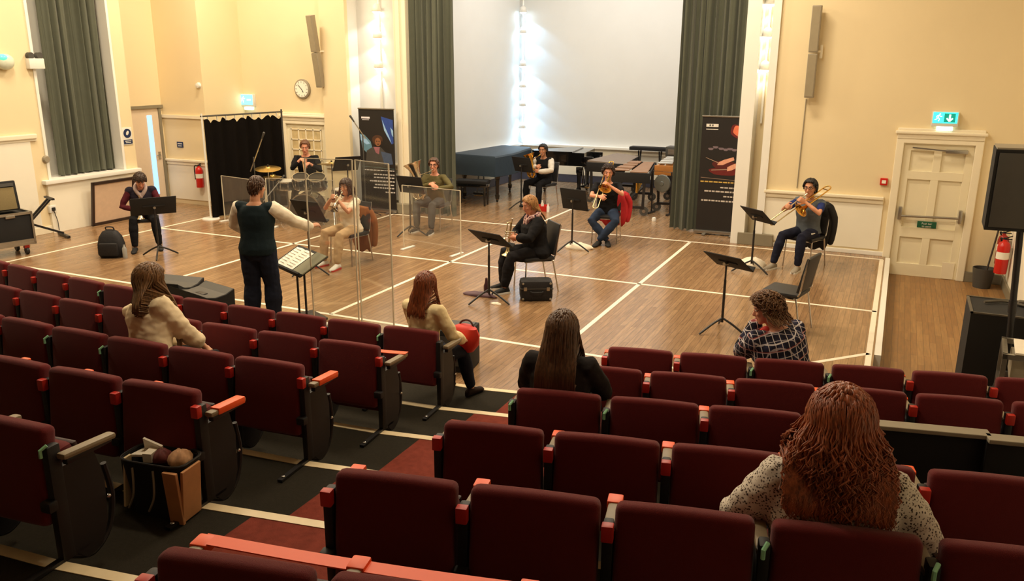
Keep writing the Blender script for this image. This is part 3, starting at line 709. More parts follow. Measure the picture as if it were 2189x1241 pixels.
# conductor's stand, two legged, with an open score and a second folder
rz=face(.45,.9)
e=empty('conductor_stand',(-6.22,7.58,0),rz,'wide black conductor stand on two posts, holding an open score','music stand')
Rt=Matrix.Rotation(math.radians(-62),3,'X')
def onrt(b,o=0,c=(0,0,.72)): return b.xf(Matrix.Translation(c)@Rt.to_4x4(),o)
b=MB().use(M['blackmatte']); b.box((0,0,0),(.78,.014,.40),None,.004).box((0,-.03,-.20),(.80,.06,.03),None,.008); onrt(b); b.build('desk',None,e)
for s in (-1,1):
    MB().use(M['blackmetal']).tube([(s*.10,.0,.03),(s*.10,.0,.70)],.014,8).build('post',None,e)
MB().use(M['blackmetal']).box((0,0,.018),(.42,.44,.03),None,.01).build('base_plate',None,e)
def on_desk(b): 
    b.xf(Matrix.Translation((-6.22,7.58,0))@Rz(rz)@Matrix.Translation((0,0,.72))@Rt.to_4x4()); return b
b=MB().use(M['paper']); 
for s in (-1,1):
    def fn(u_,v_,s=s): return (-.12+s*.002+s*.225*u_,-.012-.018*math.sin(PI*min(1,u_*1.3))*.6,-.17+.33*v_)
    b.grid(fn,8,3); b.grid(lambda u_,v_,s=s:(-.12+s*.225*u_,-.009,-.17+.33*v_),2,2)
M['ink']=mat('score_ink',rgb(150,146,132),.8)
b.use(M['ink'])
for s in (-1,1):
    for i in range(7): b.box((-.12+s*.12,-.026,-.13+.042*i),(.16,.002,.006))
on_desk(b); tag(b.build('open_score',None,ang=60),'open white score lying on the conductor stand','sheet music')
M['olive']=mat('folder_olive',rgb(120,118,92),.6)
b=MB().use(M['olive']); b.box((.27,-.014,.01),(.25,.012,.36)); on_desk(b); tag(b.build('music_folder',None,smooth=False),'olive grey folder on the right half of the conductor stand','folder')
# ------------------------------------------------------------- clear screens
def acrylic():
    m,nt,b=newmat('clear_acrylic'); nt.nodes.remove(b)
    tr=nt.nodes.new('ShaderNodeBsdfTransparent'); tr.inputs[0].default_value=(.95,.96,.95,1)
    gl=nt.nodes.new('ShaderNodeBsdfGlossy'); gl.inputs['Roughness'].default_value=.05
    df=nt.nodes.new('ShaderNodeBsdfDiffuse'); nz=nt.nodes.new('ShaderNodeTexNoise'); nz.inputs['Scale'].default_value=3
    r=ramp_on(nt,nz.outputs['Fac'],[(0,(.75,.73,.70,1)),(1,(.85,.84,.82,1))]); nt.links.new(r.outputs[0],df.inputs[0])
    a=nt.nodes.new('ShaderNodeMixShader'); c=nt.nodes.new('ShaderNodeMixShader'); c.inputs[0].default_value=.03
    a.inputs[0].default_value=.07; nt.links.new(tr.outputs[0],a.inputs[1]); nt.links.new(gl.outputs[0],a.inputs[2])
    nt.links.new(a.outputs[0],c.inputs[1]); nt.links.new(df.outputs[0],c.inputs[2])
    nt.links.new(c.outputs[0],nt.nodes['Material Output'].inputs[0]); return m
M['acrylic']=acrylic()
M['acr_edge']=mat('acrylic_edge',rgb(214,204,180),.3,var=.05)
def screen(a,c,h,label,feet=True,grp='clear acrylic screens'):
    a=V((a[0],a[1],0));c=V((c[0],c[1],0)); d=(c-a); L=d.length; e=empty('acrylic_screen',(a+c)/2,math.atan2(d.y,d.x),label,'screen',grp)
    MB().use(M['acrylic']).box((0,0,h/2+.02),(L,.005,h-.04)).build('clear_sheet',None,e,smooth=False)
    b=MB().use(M['acr_edge'])
    for s in (-1,1): b.box((s*L/2,0,h/2),(.014,.012,h))
    b.box((0,0,h),(L,.008,.008)); b.build('edge_strips',None,e,smooth=False)
    if feet:
        for s in (-1,1): MB().use(M['white_plastic']).box((s*(L/2-.08),0,.01),(.06,.34,.02),None,.006).build('foot',None,e)
screen((-5.90,7.38),(-5.36,7.50),1.95,'tall clear acrylic screen just right of the conductor stand')
screen((-5.32,7.50),(-4.80,7.36),1.95,'tall clear acrylic screen nearest the woman in the cream jumper')
screen((-7.22,11.45),(-6.10,11.35),1.04,'low clear acrylic screen before the euphonium player')
screen((-11.6,12.02),(-10.35,11.78),.86,'low clear drum screen, left panel in front of the black drape',grp='drum screens')
screen((-10.32,11.78),(-9.05,12.1),.92,'low clear drum screen, right panel before the bass drum',grp='drum screens')
# ------------------------------------------------------------- drum kit
M['drum_shell']=mat('drum_shell_black',rgb(28,24,26),.25,var=.2,coat=.4)
M['drum_head']=mat('drum_head_white',rgb(220,214,200),.5)
M['drum_dark']=mat('drum_head_black',rgb(20,18,18),.35)
M['cym']=mat('cymbal_bronze',rgb(206,178,108),.28,metal=1.0,var=.12,scale=20)
def drum(name,c,r,h,ax,label,rods=6,head='drum_head',cat='drum',grp='drums of the kit',legs=None):
    ax=V(ax).normalized(); q=ax.to_track_quat('Z','Y').to_matrix().to_4x4()
    e=empty(name,c,0,label,cat,grp)
    MB().use(M['drum_shell']).lathe([(r,-h/2),(r,h/2)],28,(0,0,0),ax).build('shell',None,e)
    for s,mm in ((1,M[head]),(-1,M['drum_head'] if head!='drum_dark' else M['drum_dark'])):
        MB().use(mm).lathe([(.002,s*(h/2+.002)),(r*.97,s*(h/2+.002))],28,(0,0,0),ax).build('drum_skin',None,e)
        MB().use(M['chrome']).lathe([(r*.97,s*(h/2-.012)),(r*1.05,s*(h/2-.012)),(r*1.05,s*(h/2+.012)),(r*.97,s*(h/2+.012)),(r*.97,s*(h/2-.012))],28,(0,0,0),ax).build('rim',None,e)
    b=MB().use(M['chrome']); u,v=frame_from(ax)
    for i in range(rods):
        a=2*PI*i/rods; p=(u*math.cos(a)+v*math.sin(a))*(r+.012); b.cyl(p-ax*(h/2),p+ax*(h/2),.006,6); b.box(p,(.025,.025,.05),None,.006)
    b.build('tension_rods',None,e)
    if legs:
        for p0,p1 in legs: MB().use(M['chrome']).tube([V(p0)-V(c),V(p1)-V(c)],.008,8).build('leg',None,e)
    return e
drum('bass_drum',(-10.02,12.55,.285),.285,.40,(.35,-.93,0),'black bass drum with a dark front head at the centre of the kit',8,'drum_dark',legs=[((-10.28,12.35,.2),(-10.42,12.22,0)),((-9.72,12.5,.2),(-9.58,12.45,0))])
drum('tom',(-10.20,12.62,.76),.15,.20,(.2,-.35,.9),'small black rack tom, left one above the bass drum',6,'drum_dark',legs=[((-10.2,12.62,.66),(-10.08,12.6,.56))])
drum('tom',(-9.86,12.68,.76),.16,.21,(.15,-.35,.9),'black rack tom, right one above the bass drum',6,'drum_dark',legs=[((-9.86,12.68,.66),(-9.98,12.62,.56))])
drum('floor_tom',(-9.52,13.0,.42),.20,.38,(0,-.05,1),'black floor tom at the right of the kit',8,legs=[((-9.72,13.0,.45),(-9.74,13,0)),((-9.42,12.82,.45),(-9.42,12.8,0)),((-9.4,13.17,.45),(-9.4,13.18,0))])
drum('snare_drum',(-10.62,12.72,.66),.18,.14,(0,-.08,1),'black and chrome snare drum at the left of the kit',8,legs=[((-10.62,12.72,.58),(-10.62,12.72,.25)),((-10.62,12.72,.25),(-10.42,12.86,0)),((-10.62,12.72,.25),(-10.82,12.86,0)),((-10.62,12.72,.25),(-10.62,12.48,0))])
def cymbal(base,h,r,tilt,label,hat=False):
    e=empty('cymbal_stand' if not hat else 'hi_hat_stand',(base[0],base[1],0),0,label,'cymbal','cymbals of the kit')
    MB().use(M['chrome']).tube([(0,0,.25),(0,0,h+.07)],.011,8).build('pole',None,e)
    for i in range(3):
        a=i*2.094+.4; MB().use(M['chrome']).tube([(0,0,.36),(.28*math.sin(a),.28*math.cos(a),.012)],.009,8).build('leg',None,e)
    ax=(math.sin(tilt[0]),math.sin(tilt[1]),1)
    prof=[(.006,.035),(.05,.03),(.06,.012),(r*.6,.004),(r,-.012),(r,-.015),(r*.6,0),(.06,.008),(.05,.026),(.006,.031)]
    MB().use(M['cym']).lathe(prof,36,(0,0,h),ax).build('cymbal',None,e)
    if hat: MB().use(M['cym']).lathe([(p[0],-p[1]) for p in prof],36,(0,0,h-.05),ax).build('cymbal',None,e)
    MB().use(M['blackmatte']).cyl((0,0,h+.035),(0,0,h+.06),.016,10).build('wing_nut',None,e)
cymbal((-10.70,12.30),1.02,.24,(.08,-.12),'pale bronze crash cymbal on a tall stand left of the drummer')
cymbal((-10.88,12.62),.82,.18,(0,0),'pair of hi hat cymbals low at the left of the kit',True)
cymbal((-9.42,12.55),1.14,.26,(-.05,.18),'bronze ride cymbal seen edge on at the right of the drummer')
e=empty('drum_throne',(-10.55,13.30,0),0,'round black drum stool under the drummer','stool')
MB().use(M['blackmatte']).lathe([(.001,.50),(.15,.50),(.165,.53),(.16,.58),(.001,.59)],24).build('seat',None,e); MB().use(M['chrome']).tube([(0,0,.2),(0,0,.5)],.015,8).build('pole',None,e)
for i in range(3): a=i*2.094; MB().use(M['chrome']).tube([(0,0,.3),(.24*math.sin(a),.24*math.cos(a),.012)],.01,8).build('leg',None,e)
def micstand(base,h,top,tail,label,mic=True):
    e=empty('microphone_stand',(base[0],base[1],0),0,label,'microphone stand','microphone stands')
    MB().use(M['dark_grey']).tube([(0,0,.1),(0,0,h)],.012,8).build('pole',None,e)
    t=V(top)-V((base[0],base[1],0)); tl=V(tail)-V((base[0],base[1],0))
    MB().use(M['steel']).tube([tl,t],.011,8).build('boom',None,e)
    for i in range(3): a=i*2.094+.8; MB().use(M['blackmetal']).tube([(0,0,.16),(.3*math.sin(a),.3*math.cos(a),.012)],.009,8).build('leg',None,e)
    d=(t-tl).normalized()
    MB().use(M['dark_grey']).tube([t,t+d*.12],[.014,.022],10,round_=True).build('microphone',None,e)
micstand((-10.98,12.25),1.22,(-10.70,12.20,1.58),(-11.10,12.27,.94),'microphone stand with a long silver boom before the black drape')
micstand((-9.40,13.55),1.62,(-9.52,13.45,1.85),(-9.36,13.58,1.52),'tall microphone stand right of the drummer with its mic high up')
micstand((-10.64,12.18),.50,(-10.52,12.4,.78),(-10.69,12.1,.42),'short microphone stand close by the snare drum')
# ------------------------------------------------------------- pianos
M['cover']=mat('piano_cover_navy',rgb(40,56,70),.55,var=.12,scale=6,bump=.25,bscale=18)
def grand(loc,rz,L,W,label,covered,h=1.0):
    e=empty('grand_piano',loc,rz,label,'piano','grand pianos')
    # local: keyboard at -Y, tail at +Y ; straight bass side at -X
    def outline(k=0,ky=0):
        P=[(-W/2-k,-.02-ky),(W/2+k,-.02-ky),(W/2+k,L*.30)]
        for i in range(1,13):
            t=i/12; x=W/2+k-(W*(.62 if not covered else .2))*(3*t*t-2*t*t*t); P.append((x,L*.30+(L*.62)*t))
        P+= [(-W/2+W*(.30 if not covered else .72),L+k*.5-.03),(-W/2+.14,L+k*.5),(-W/2-k,L-.10)]
        return P
    if covered:
        b=MB().use(M['cover']); n=len(outline()); 
        rs=[]
        for z,k in ((h-.44,.045),(h-.25,.03),(h-.03,.025),(h,.0),(h+.012,-.06)):
            rs.append([V((p[0],p[1]-(.20 if z<h-.2 else .18),z+(.012*math.sin(i*1.9) if z<h-.4 else 0))) for i,p in enumerate(outline(k,k))])
        b.rings(rs); b.build('fabric_cover',None,e,ang=35)
        MB().use(M['gloss_black']).prism(outline(-.02),h-.46,h-.30).build('case',None,e)
    else:
        MB().use(M['gloss_black']).prism(outline(),h-.32,h-.02).build('case',None,e)
        MB().use(M['gloss_black']).prism([(p[0],max(p[1],.26)) for p in outline(.012)],h-.02,h+.0).build('lid',None,e)
        MB().use(M['gloss_black']).box2((-W/2,-.22,h-.34),(W/2,.0,h-.26),.01).box2((-W/2,-.22,h-.26),(-W/2+.05,.05,h-.10),.01).box2((W/2-.05,-.22,h-.26),(W/2,.05,h-.10),.01).build('key_bed',None,e)
        b=MB().use(M['white_plastic']).box2((-W/2+.06,-.2,h-.26),(W/2-.06,-.06,h-.235)); b.use(M['blackmatte'])
        for i in range(36): b.box2((-W/2+.08+i*(W-.16)/36,-.14,h-.235),(-W/2+.095+i*(W-.16)/36,-.06,h-.222))
        b.build('keys',None,e,smooth=False)
    for x,y in ((-W/2+.14,.12),(W/2-.14,.12),(-.18,L*.80)):
        b=MB().use(M['gloss_black']); b.lathe([(.075,h-.36),(.075,h-.48),(.05,h-.56),(.04,.18),(.06,.14),(.045,.06)],4,(x,y,0)); b.build('leg',None,e,ang=20)
        b=MB().use(M['brass']); b.lathe([(.02,.09),(.028,.07),(.02,.05)],10,(x,y,0)); b.use(M['blackmetal']).cyl((x-.014,y,.03),(x+.014,y,.03),.03,12); b.build('castor',None,e)
    b=MB().use(M['gloss_black']); b.box((0,.1,.16),(.30,.12,.05),None,.01).bar((-.09,.1,.16),(-.06,.15,h-.4),.022,.022).bar((.09,.1,.16),(.06,.15,h-.4),.022,.022); b.use(M['brass'])
    for i in(-1,0,1): b.box((i*.07,.02,.12),(.03,.1,.012),None,.004)
    b.build('pedal_lyre',None,e)
    return e
grand((-8.27,16.20,0),math.radians(-6),2.1,1.14,'grand piano under a dark blue quilted cover, at the left of the bay',True,1.03)
grand((-6.50,18.42,0),math.radians(97),1.25,1.12,'uncovered black grand piano with an open underside, back of the bay',False,1.0)
e=empty('piano_stool',(-8.15,15.72,0),face(-.2,1),'black padded piano stool in front of the covered piano','stool')
MB().use(M['blackmatte']).box((0,0,.50),(.72,.34,.08),None,.03).build('seat',None,e)
MB().use(M['gloss_black']).box((0,0,.43),(.68,.30,.06),None,.006).build('frame',None,e)
for x in (-1,1):
    MB().use(M['steel']).lathe([(.001,.02),(.03,.02),(.03,0)],12,(x*.35,0,.43),(x,0,0)).build('height_knob',None,e)
    for y in (-1,1): MB().use(M['gloss_black']).tube([(x*.30,y*.12,.42),(x*.30,y*.12,0)],[.028,.022],8).build('leg',None,e)
# ------------------------------------------------------------- mallet instruments
M['rosewood']=mat('bars_rosewood',rgb(150,112,84),.4,var=.25,scale=8)
M['bar_silver']=mat('bars_silver',rgb(214,216,214),.35,metal=.6,var=.1)
M['case_grey']=mat('cover_grey_brown',rgb(132,118,106),.8,var=.12,bump=.2,bscale=30)
M['oak_side']=mat('side_board_oak',rgb(186,122,58),.45,var=.15,scale=10)
def mallet(loc,rz,L,w0,w1,h,label,bars,cover=False,sides='blackmatte',wheel=.09):
    e=empty('mallet_instrument',loc,rz,label,'percussion instrument','mallet instruments in the bay')
    # local X from wide low end (0) to narrow end (L)
    if cover:
        b=MB().use(M['case_grey']); rs=[]
        for x in (0,L*.33,L*.66,L):
            w=w0+(w1-w0)*x/L; rs.append([V((x,-w/2-.02,h-.16)),V((x,-w/2-.01,h)),V((x,0,h+.03)),V((x,w/2+.01,h+.05)),V((x,w/2+.02,h-.16))])
        b.rings(rs); b.build('cloth_cover',None,e,ang=30)
    else:
        for row,yo in ((0,-.25),(1,.25)):
            n=20 if row==0 else 14; b=MB().use(M[bars])
            for i in range(n):
                x=.05+(L-.1)*i/n; w=(w0+(w1-w0)*x/L)*.45
                if row==1 and i%7 in (2,6): continue
                yc=(w0+(w1-w0)*x/L)*(-.24 if row==0 else .24); b.box((x,yc,h+.02+.03*row),((L-.1)/n*.8,w,.02),None,.004)
            b.build('note_bars' ,None,e)
    for s in (-1,1):
        b=MB().use(M[sides]); b.bar((0,s*w0/2,h-.05),(L,s*w1/2,h-.05),.03,.08); b.build('side_rail',None,e)
    for x,w in ((0,w0),(L,w1)):
        b=MB().use(M[sides] if not cover else M['blackmatte']); b.box((x,0,h-.09),(.05,w+.06,.20),None,.01); b.build('end_board',None,e)
        b=MB().use(M['blackmetal'])
        b.bar((x,-w*.42,.16),(x,w*.42,.16),.05,.05)
        for s in (-1,1): b.bar((x,s*w*.38,.16),(x,s*w*.40,h-.15),.04,.05)
        b.build('end_frame',None,e)
        for s in (-1,1):
            MB().use(M['dark_grey']).cyl((x-.018,s*w*.42,wheel),(x+.018,s*w*.42,wheel),wheel,16).use(M['steel']).cyl((x-.022,s*w*.42,wheel),(x+.022,s*w*.42,wheel),wheel*.4,10).build('wheel',None,e)
    b=MB().use(M['brass'] if not cover else M['blackmetal'])
    for i in range(12):
        x=.08+(L-.16)*i/12; b.cyl((x,-(w0+(w1-w0)*x/L)*.2,h-.10-.30*(1-i/14)),(x,-(w0+(w1-w0)*x/L)*.2,h-.09),.026,8)
    b.build('resonator_tubes',None,e)
    b=MB().use(M['blackmetal']).bar((.02,0,.30),(L-.02,0,.30),.05,.04); b.build('stretcher',None,e)
    return e
mallet((-4.80,16.05,0),math.radians(97),1.9,.78,.48,.84,'rosewood xylophone with a dark end board, nearest in the bay','rosewood')
mallet((-4.12,16.80,0),math.radians(100),1.5,.66,.42,.93,'pale topped metal vibraphone with an oak end board beside the right curtain','bar_silver',sides='oak_side')
mallet((-5.68,17.2,0),math.radians(91),1.7,.80,.5,.86,'large marimba under a grey brown cover behind the xylophone','rosewood',True)
e=empty('electric_keyboard',(-5.30,19.35,0),math.radians(0),'thin black keyboard on a stand in front of the back ledge','keyboard')
MB().use(M['blackmatte']).box((0,0,1.0),(.95,.28,.08),None,.012).build('body',None,e)
for s in (-1,1):
    MB().use(M['blackmetal']).bar((s*.25,-.1,.95),(s*.25,.1,.0),.03,.03).bar((s*.25,.1,.95),(s*.25,-.1,.0),.03,.03).build('leg',None,e)
e=empty('mixer_box',(-4.45,18.85,0),0,'dark equipment box with a pale front standing at the back right of the bay','equipment')
MB().use(M['dark_grey']).box((0,0,1.02),(.62,.36,.22),None,.015).build('case',None,e); MB().use(M['steel']).box((0,-.185,1.02),(.5,.012,.12)).build('front_panel',None,e,smooth=False)
MB().use(M['blackmatte']).box((0,0,.46),(.5,.3,.9),None,.01).build('stand',None,e)
M['gong_grey']=mat('gong_grey',rgb(120,124,120),.4,metal=.5)
e=empty('hanging_gong',(-4.22,16.42,0),math.radians(-10),'round pale disc in a dark stand behind the xylophone','gong')
MB().use(M['blackmetal']).tube([(-.2,0,.01),(-.2,0,.86),(.2,0,.86),(.2,0,.01)],.016,8).bar((-.2,-.15,.02),(-.2,.15,.02),.04,.03).bar((.2,-.15,.02),(.2,.15,.02),.04,.03).build('stand',None,e)
MB().use(M['gong_grey']).lathe([(.001,-.03),(.04,-.03),(.05,-.015),(.17,-.01),(.18,.02)],24,(0,0,.62),(0,1,0)).build('disc',None,e)
tag(MB().use(M['white_plastic']).lathe([(.001,0),(.04,0),(.045,.03),(.035,.07),(.001,.08)],16,(-4.13,15.6,0)).build('paper_cup'),'small white paper cup on the floor below the xylophone','cup')
# ------------------------------------------------------------- left corner: amplifier, case, keyboard stand
rz=math.radians(76)
e=empty('flight_case',(-12.62,8.1,0),rz,'black wheeled flight case with silver edges at the left edge','case')
def lbx(e,name,c,d,m,bev=.008): return MB().use(M[m]).box(c,d,None,bev).build(name,None,e)
lbx(e,'body',(0,0,.42),(1.05,.52,.46),'blackmatte')
b=MB().use(M['steel'])
for z in (.18,.66):
    for s in (-1,1): b.box((0,s*.265,z),(1.08,.03,.04)).box((s*.53,0,z),(.03,.55,.04))
for s in (-1,1):
    for t in (-1,1): b.box((s*.53,t*.265,.42),(.03,.03,.5))
b.box((0,-.265,.225),(1.08,.02,.05)).build('metal_edging',None,e,smooth=False)
lbx(e,'latch',(.22,-.275,.63),(.14,.02,.05),'steel')
for s in (-1,1):
    for t in (-1,1): MB().use(M['blackmetal']).cyl((s*.42-.02,t*.19,.06),(s*.42+.02,t*.19,.06),.06,14).use(M['tape_red']).box((s*.42,t*.19,.13),(.07,.07,.06)).build('castor',None,e)
e=empty('guitar_amplifier',(-12.66,8.08,.685),rz,'combo amplifier with an olive speaker cloth, on top of the flight case','amplifier')
Ra=Matrix.Rotation(math.radians(-9),3,'X')
MB().use(M['blackmatte']).box((0,0.02,.225),(.95,.30,.45),Ra,.02).build('cabinet',None,e)
M['ampcloth']=mat('speaker_cloth_olive',rgb(132,116,78),.85,var=.15,scale=80,bump=.3,bscale=300)
MB().use(M['ampcloth']).box((0,-.135,.205),(.86,.02,.34),Ra,.006).build('speaker_cloth',None,e)
MB().use(M['dark_grey']).box((0,-.10,.41),(.86,.05,.05),Ra).build('control_panel',None,e,smooth=False)
MB().use(M['blackmatte']).box((.06,-.15,.22),(.16,.012,.05),Ra,.004).use(M['steel']).box((.06,-.157,.22),(.12,.004,.018),Ra).build('name_badge',None,e,smooth=False)
MB().use(M['blackmatte']).tube(spline([(-.16,.06,.45),(-.1,.06,.49),(.1,.06,.49),(.16,.06,.45)],5),.012,8).build('carry_handle',None,e)
e=empty('keyboard_stand',(-13.08,9.45,0),math.radians(70),'folded black cross keyboard stand leaning by the left wall','stand')
b=MB().use(M['blackmetal'])
for s in (-.06,.06): b.bar((-.42,s,.22),(.05,s,.68),.03,.03)
b.build('frame_arm',None,e)
MB().use(M['blackmetal']).bar((-.38,0,.33),(.20,0,.06),.035,.035).build('frame_arm',None,e)
MB().use(M['blackmetal']).bar((.05,-.20,.69),(.05,.20,.69),.05,.03).build('top_bar',None,e)
MB().use(M['blackmetal']).bar((.20,-.25,.025),(.20,.25,.025),.05,.04).build('foot_bar',None,e)
MB().use(M['blackmetal']).bar((-.42,-.2,.03),(-.42,.2,.03),.05,.04).bar((-.42,0,.03),(-.42,0,.24),.03,.03).build('foot_bar',None,e)
# framed board leaning behind the left player
e=empty('framed_board',(-13.34,10.95,0),math.radians(90),'dark framed pale board leaning on the wall behind the left player','board')
Rl=Matrix.Rotation(math.radians(9),3,'X')
b=MB().use(mat('frame_dark_brown',rgb(50,34,28),.4))
for c,d in (((0,.0,.03),(.94,.04,.05)),((0,0,.80),(.94,.04,.05)),((-.45,0,.415),(.05,.04,.82)),((.45,0,.415),(.05,.04,.82))): b.box(Rl@V(c),d,Rl)
b.xf(Matrix.Rotation(0,4,'X')); b.build('frame',None,e,smooth=False)
MB().use(mat('board_pinkish',rgb(214,186,160),.6)).box(Rl@V((0,.008,.415)),(.88,.012,.75),Rl).build('panel',None,e,smooth=False)
# backpack, bottle
M['bagblack']=mat('bag_nylon_black',rgb(26,24,26),.75,var=.25,scale=12,bump=.3,bscale=40)
e=empty('backpack',(-10.98,8.92,0),.5,'black rucksack slumped on the floor at the left','bag')
b=MB().use(M['bagblack']); rs=[]
for z,w,d in ((0,.34,.20),(.05,.40,.25),(.20,.39,.24),(.32,.33,.20),(.40,.22,.13),(.43,.08,.05)):
    rs.append([V((w/2*math.copysign(abs(math.cos(t))**.6,math.cos(t))-.02*z,d/2*math.copysign(abs(math.sin(t))**.6,math.sin(t))+.05*z,z)) for t in [2*PI*i/20 for i in range(20)]])
b.rings(rs); b.build('body',None,e)
b=MB().use(M['bagblack']); b.box((0,-.13,.14),(.28,.07,.2),None,.03); b.build('pocket',None,e)
MB().use(M['bagblack']).tube(spline([(-.06,.02,.42),(-.05,-.01,.47),(.05,-.01,.47),(.06,.02,.42)],5),.01,6).build('handle',None,e)
tag(MB().use(mat('bottle_clear_grey',rgb(190,190,184),.15,trans=.3)).lathe([(.001,0),(.033,0),(.035,.02),(.035,.15),(.02,.18),(.014,.19),(.014,.21),(.001,.212)],16,(-10.72,8.93,0)).build('water_bottle'),'clear water bottle standing right of the black rucksack','bottle')
# red basket, white cloth, lady's things
e=empty('red_basket',(-6.58,15.72,0),.2,'small red basket on the floor at the feet of the player between the pianos','basket')
b=MB().use(M['red_plastic']); b.rings([[V((sx*w/2,sy*d/2,z)) for sx,sy in ((-1,-1),(1,-1),(1,1),(-1,1))] for w,d,z in ((.30,.20,0),(.36,.25,.11),(.34,.23,.11),(.28,.18,.015))]); b.build('tray',None,e,smooth=False)
def bottle(loc,label,h=.22,r=.032,c=(226,220,206)):
    e=empty('drink_bottle',loc,0,label,'bottle'); MB().use(mat('bottle_plastic',rgb(*c),.3)).lathe([(.001,0),(r,0),(r,h*.65),(r*.45,h*.85),(r*.45,h*.9)],16).build('body',None,e); MB().use(M['white_plastic']).lathe([(r*.5,h*.88),(r*.5,h),(.001,h)],12).build('cap',None,e)
bottle((-6.66,15.72,.018),'pale bottle standing in the left part of the red basket'); bottle((-6.52,15.70,.018),'cream bottle standing in the middle of the red basket',.2); bottle((-6.36,15.62,.0),'small white bottle on the floor right of the red basket',.17,.03,(240,240,236))
def heap(loc,rx,ry,h,m,name,label,cat,seed,wr=.25):
    rnd=random.Random(seed); b=MB().use(m); rs=[]; n=26; ph=[rnd.uniform(0,6.3) for _ in range(5)]
    for k,(s,z) in enumerate(((1,0),(1.03,.25),(.86,.62),(.55,.88),(.2,1.0))):
        rs.append([V((rx*s*math.cos(t)*(1+wr*.5*math.sin(3*t+ph[0])+wr*.3*math.sin(5*t+ph[1]+k)),ry*s*math.sin(t)*(1+wr*.5*math.sin(2*t+ph[2])+wr*.3*math.sin(7*t+ph[3]+k)),h*z*(1+wr*math.sin(4*t+ph[4]+k*.7)*.6))) for t in [2*PI*i/n for i in range(n)]])
    b.rings(rs); o=b.build(name,None,None,ang=60); o.location=loc; return tag(o,label,cat)
M['whitecloth']=mat('cloth_white',rgb(236,226,206),.85,var=.05,bump=.3,bscale=30)
heap((-4.62,12.70,0),.22,.14,.09,M['whitecloth'],'white_cloth','crumpled white cloth on the floor behind the upright stand, middle right','cloth',4)
heap((-1.78,12.66,0),.19,.14,.13,M['whitecloth'],'plastic_bag','white plastic bag on the floor behind the right trombone stand','bag',6)
heap((-4.78,9.42,0),.22,.08,.05,mat('umbrella_plum',rgb(92,62,72),.6,var=.2),'umbrella','folded plum umbrella lying left of the fair haired player stand','umbrella',9)
tag(MB().use(mat('bottle_dark_plum',rgb(70,42,46),.25)).lathe([(.001,0),(.036,0),(.036,.12),(.02,.16),(.016,.22),(.001,.23)],16,(-4.74,9.52,0)).build('drink_bottle'),'dark plum drinks bottle standing behind the folded umbrella','bottle')
heap((-4.42,9.16,0),.07,.04,.02,M['whitecloth'],'paper_tissue','small white tissue on the floor by the music stand foot, mid floor','tissue',12)
def hardcase(loc,rz,w,d,h,label,name='instrument_case'):
    e=empty(name,loc,rz,label,'case','black instrument cases')
    MB().use(M['bagblack']).box((0,0,h/2),(w,d,h),None,.05).build('body',None,e)
    b=MB().use(M['dark_grey']); b.box((0,0,h*.62),(w+.006,d+.006,.012)); b.build('seam',None,e)
    b=MB().use(M['steel'])
    for x in (-.35,.35):
        b.box((w*x,-d/2-.004,h*.62),(.04,.012,.05),None,.004)
    for x in (-1,1):
        for z in (.12,.88): b.ell((x*w*.42,-d/2-.002,h*z),(.016,.008,.016),8,6)
    b.build('latches',None,e)
    MB().use(M['blackmatte']).tube(spline([(-.08,-d/2,h*.5),(-.06,-d/2-.04,h*.48),(.06,-d/2-.04,h*.48),(.08,-d/2,h*.5)],4),.01,8).build('handle',None,e)
hardcase((-4.06,9.60,0),math.radians(28),.42,.26,.27,'black cornet case on the floor right of the fair haired player feet')
# coats on chairs
def coat(p,d,label,m,w=.46,h=.55,skirt_=.12,z=.96,off=(0,0)):
    rz=face(*d); e=empty('coat',(p[0]+off[0],p[1]+off[1],z-h),rz,label,'coat'); b=MB().use(m); rs=[]
    for z_,ww,dd,y in ((h,.36,.05,-.26),(h-.03,w*.94,.14,-.27),(h*.7,w,.15,-.29),(h*.35,w*1.02,.15,-.30),(.04,w*.8,.13,-.29),(0,w*.66,.08,-.29)):
        n=28; rs.append([V((ww/2*math.cos(t)*(1+.06*math.sin(5*t+z_*9)),y+dd/2*math.sin(t)*(1+.2*math.sin(7*t+z_*6)),z_+.03*math.sin(3*t+z_*5)*(1 if z_<h*.5 else .3))) for t in [2*PI*i/n for i in range(n)]])
    b.rings(rs); b.build('body',None,e,ang=60)
    for s in (-1,1):
        MB().use(m).tube(spline([(s*ww*.6,-.28,h-.08),(s*(w/2+.01),-.33,h*.6),(s*(w/2-.02),-.34,h*.15)],5),[.06]*5+[.052]*5+[.045],10,round_=True).build('sleeve',None,e)
    return e
coat(*PL['tbr'],'bright red jacket hung on the chair back behind a trombone player',mat('jacket_red',rgb(190,30,40),.7,var=.15,bump=.3,bscale=20),w=.50,h=.60,z=.84,off=(.09,.0))
coat(*PL['cornet'],'tan brown coat hung on the chair back of the cornet player',mat('coat_tan_brown',rgb(140,84,38),.85,var=.2,bump=.3,bscale=25),w=.42,h=.70,z=.84)
coat(*PL['tbn'],'black coat hung on the chair back of the right trombone player',mat('coat_black',rgb(24,23,24),.8,var=.2,bump=.3,bscale=20),w=.50,h=.72,z=.97)
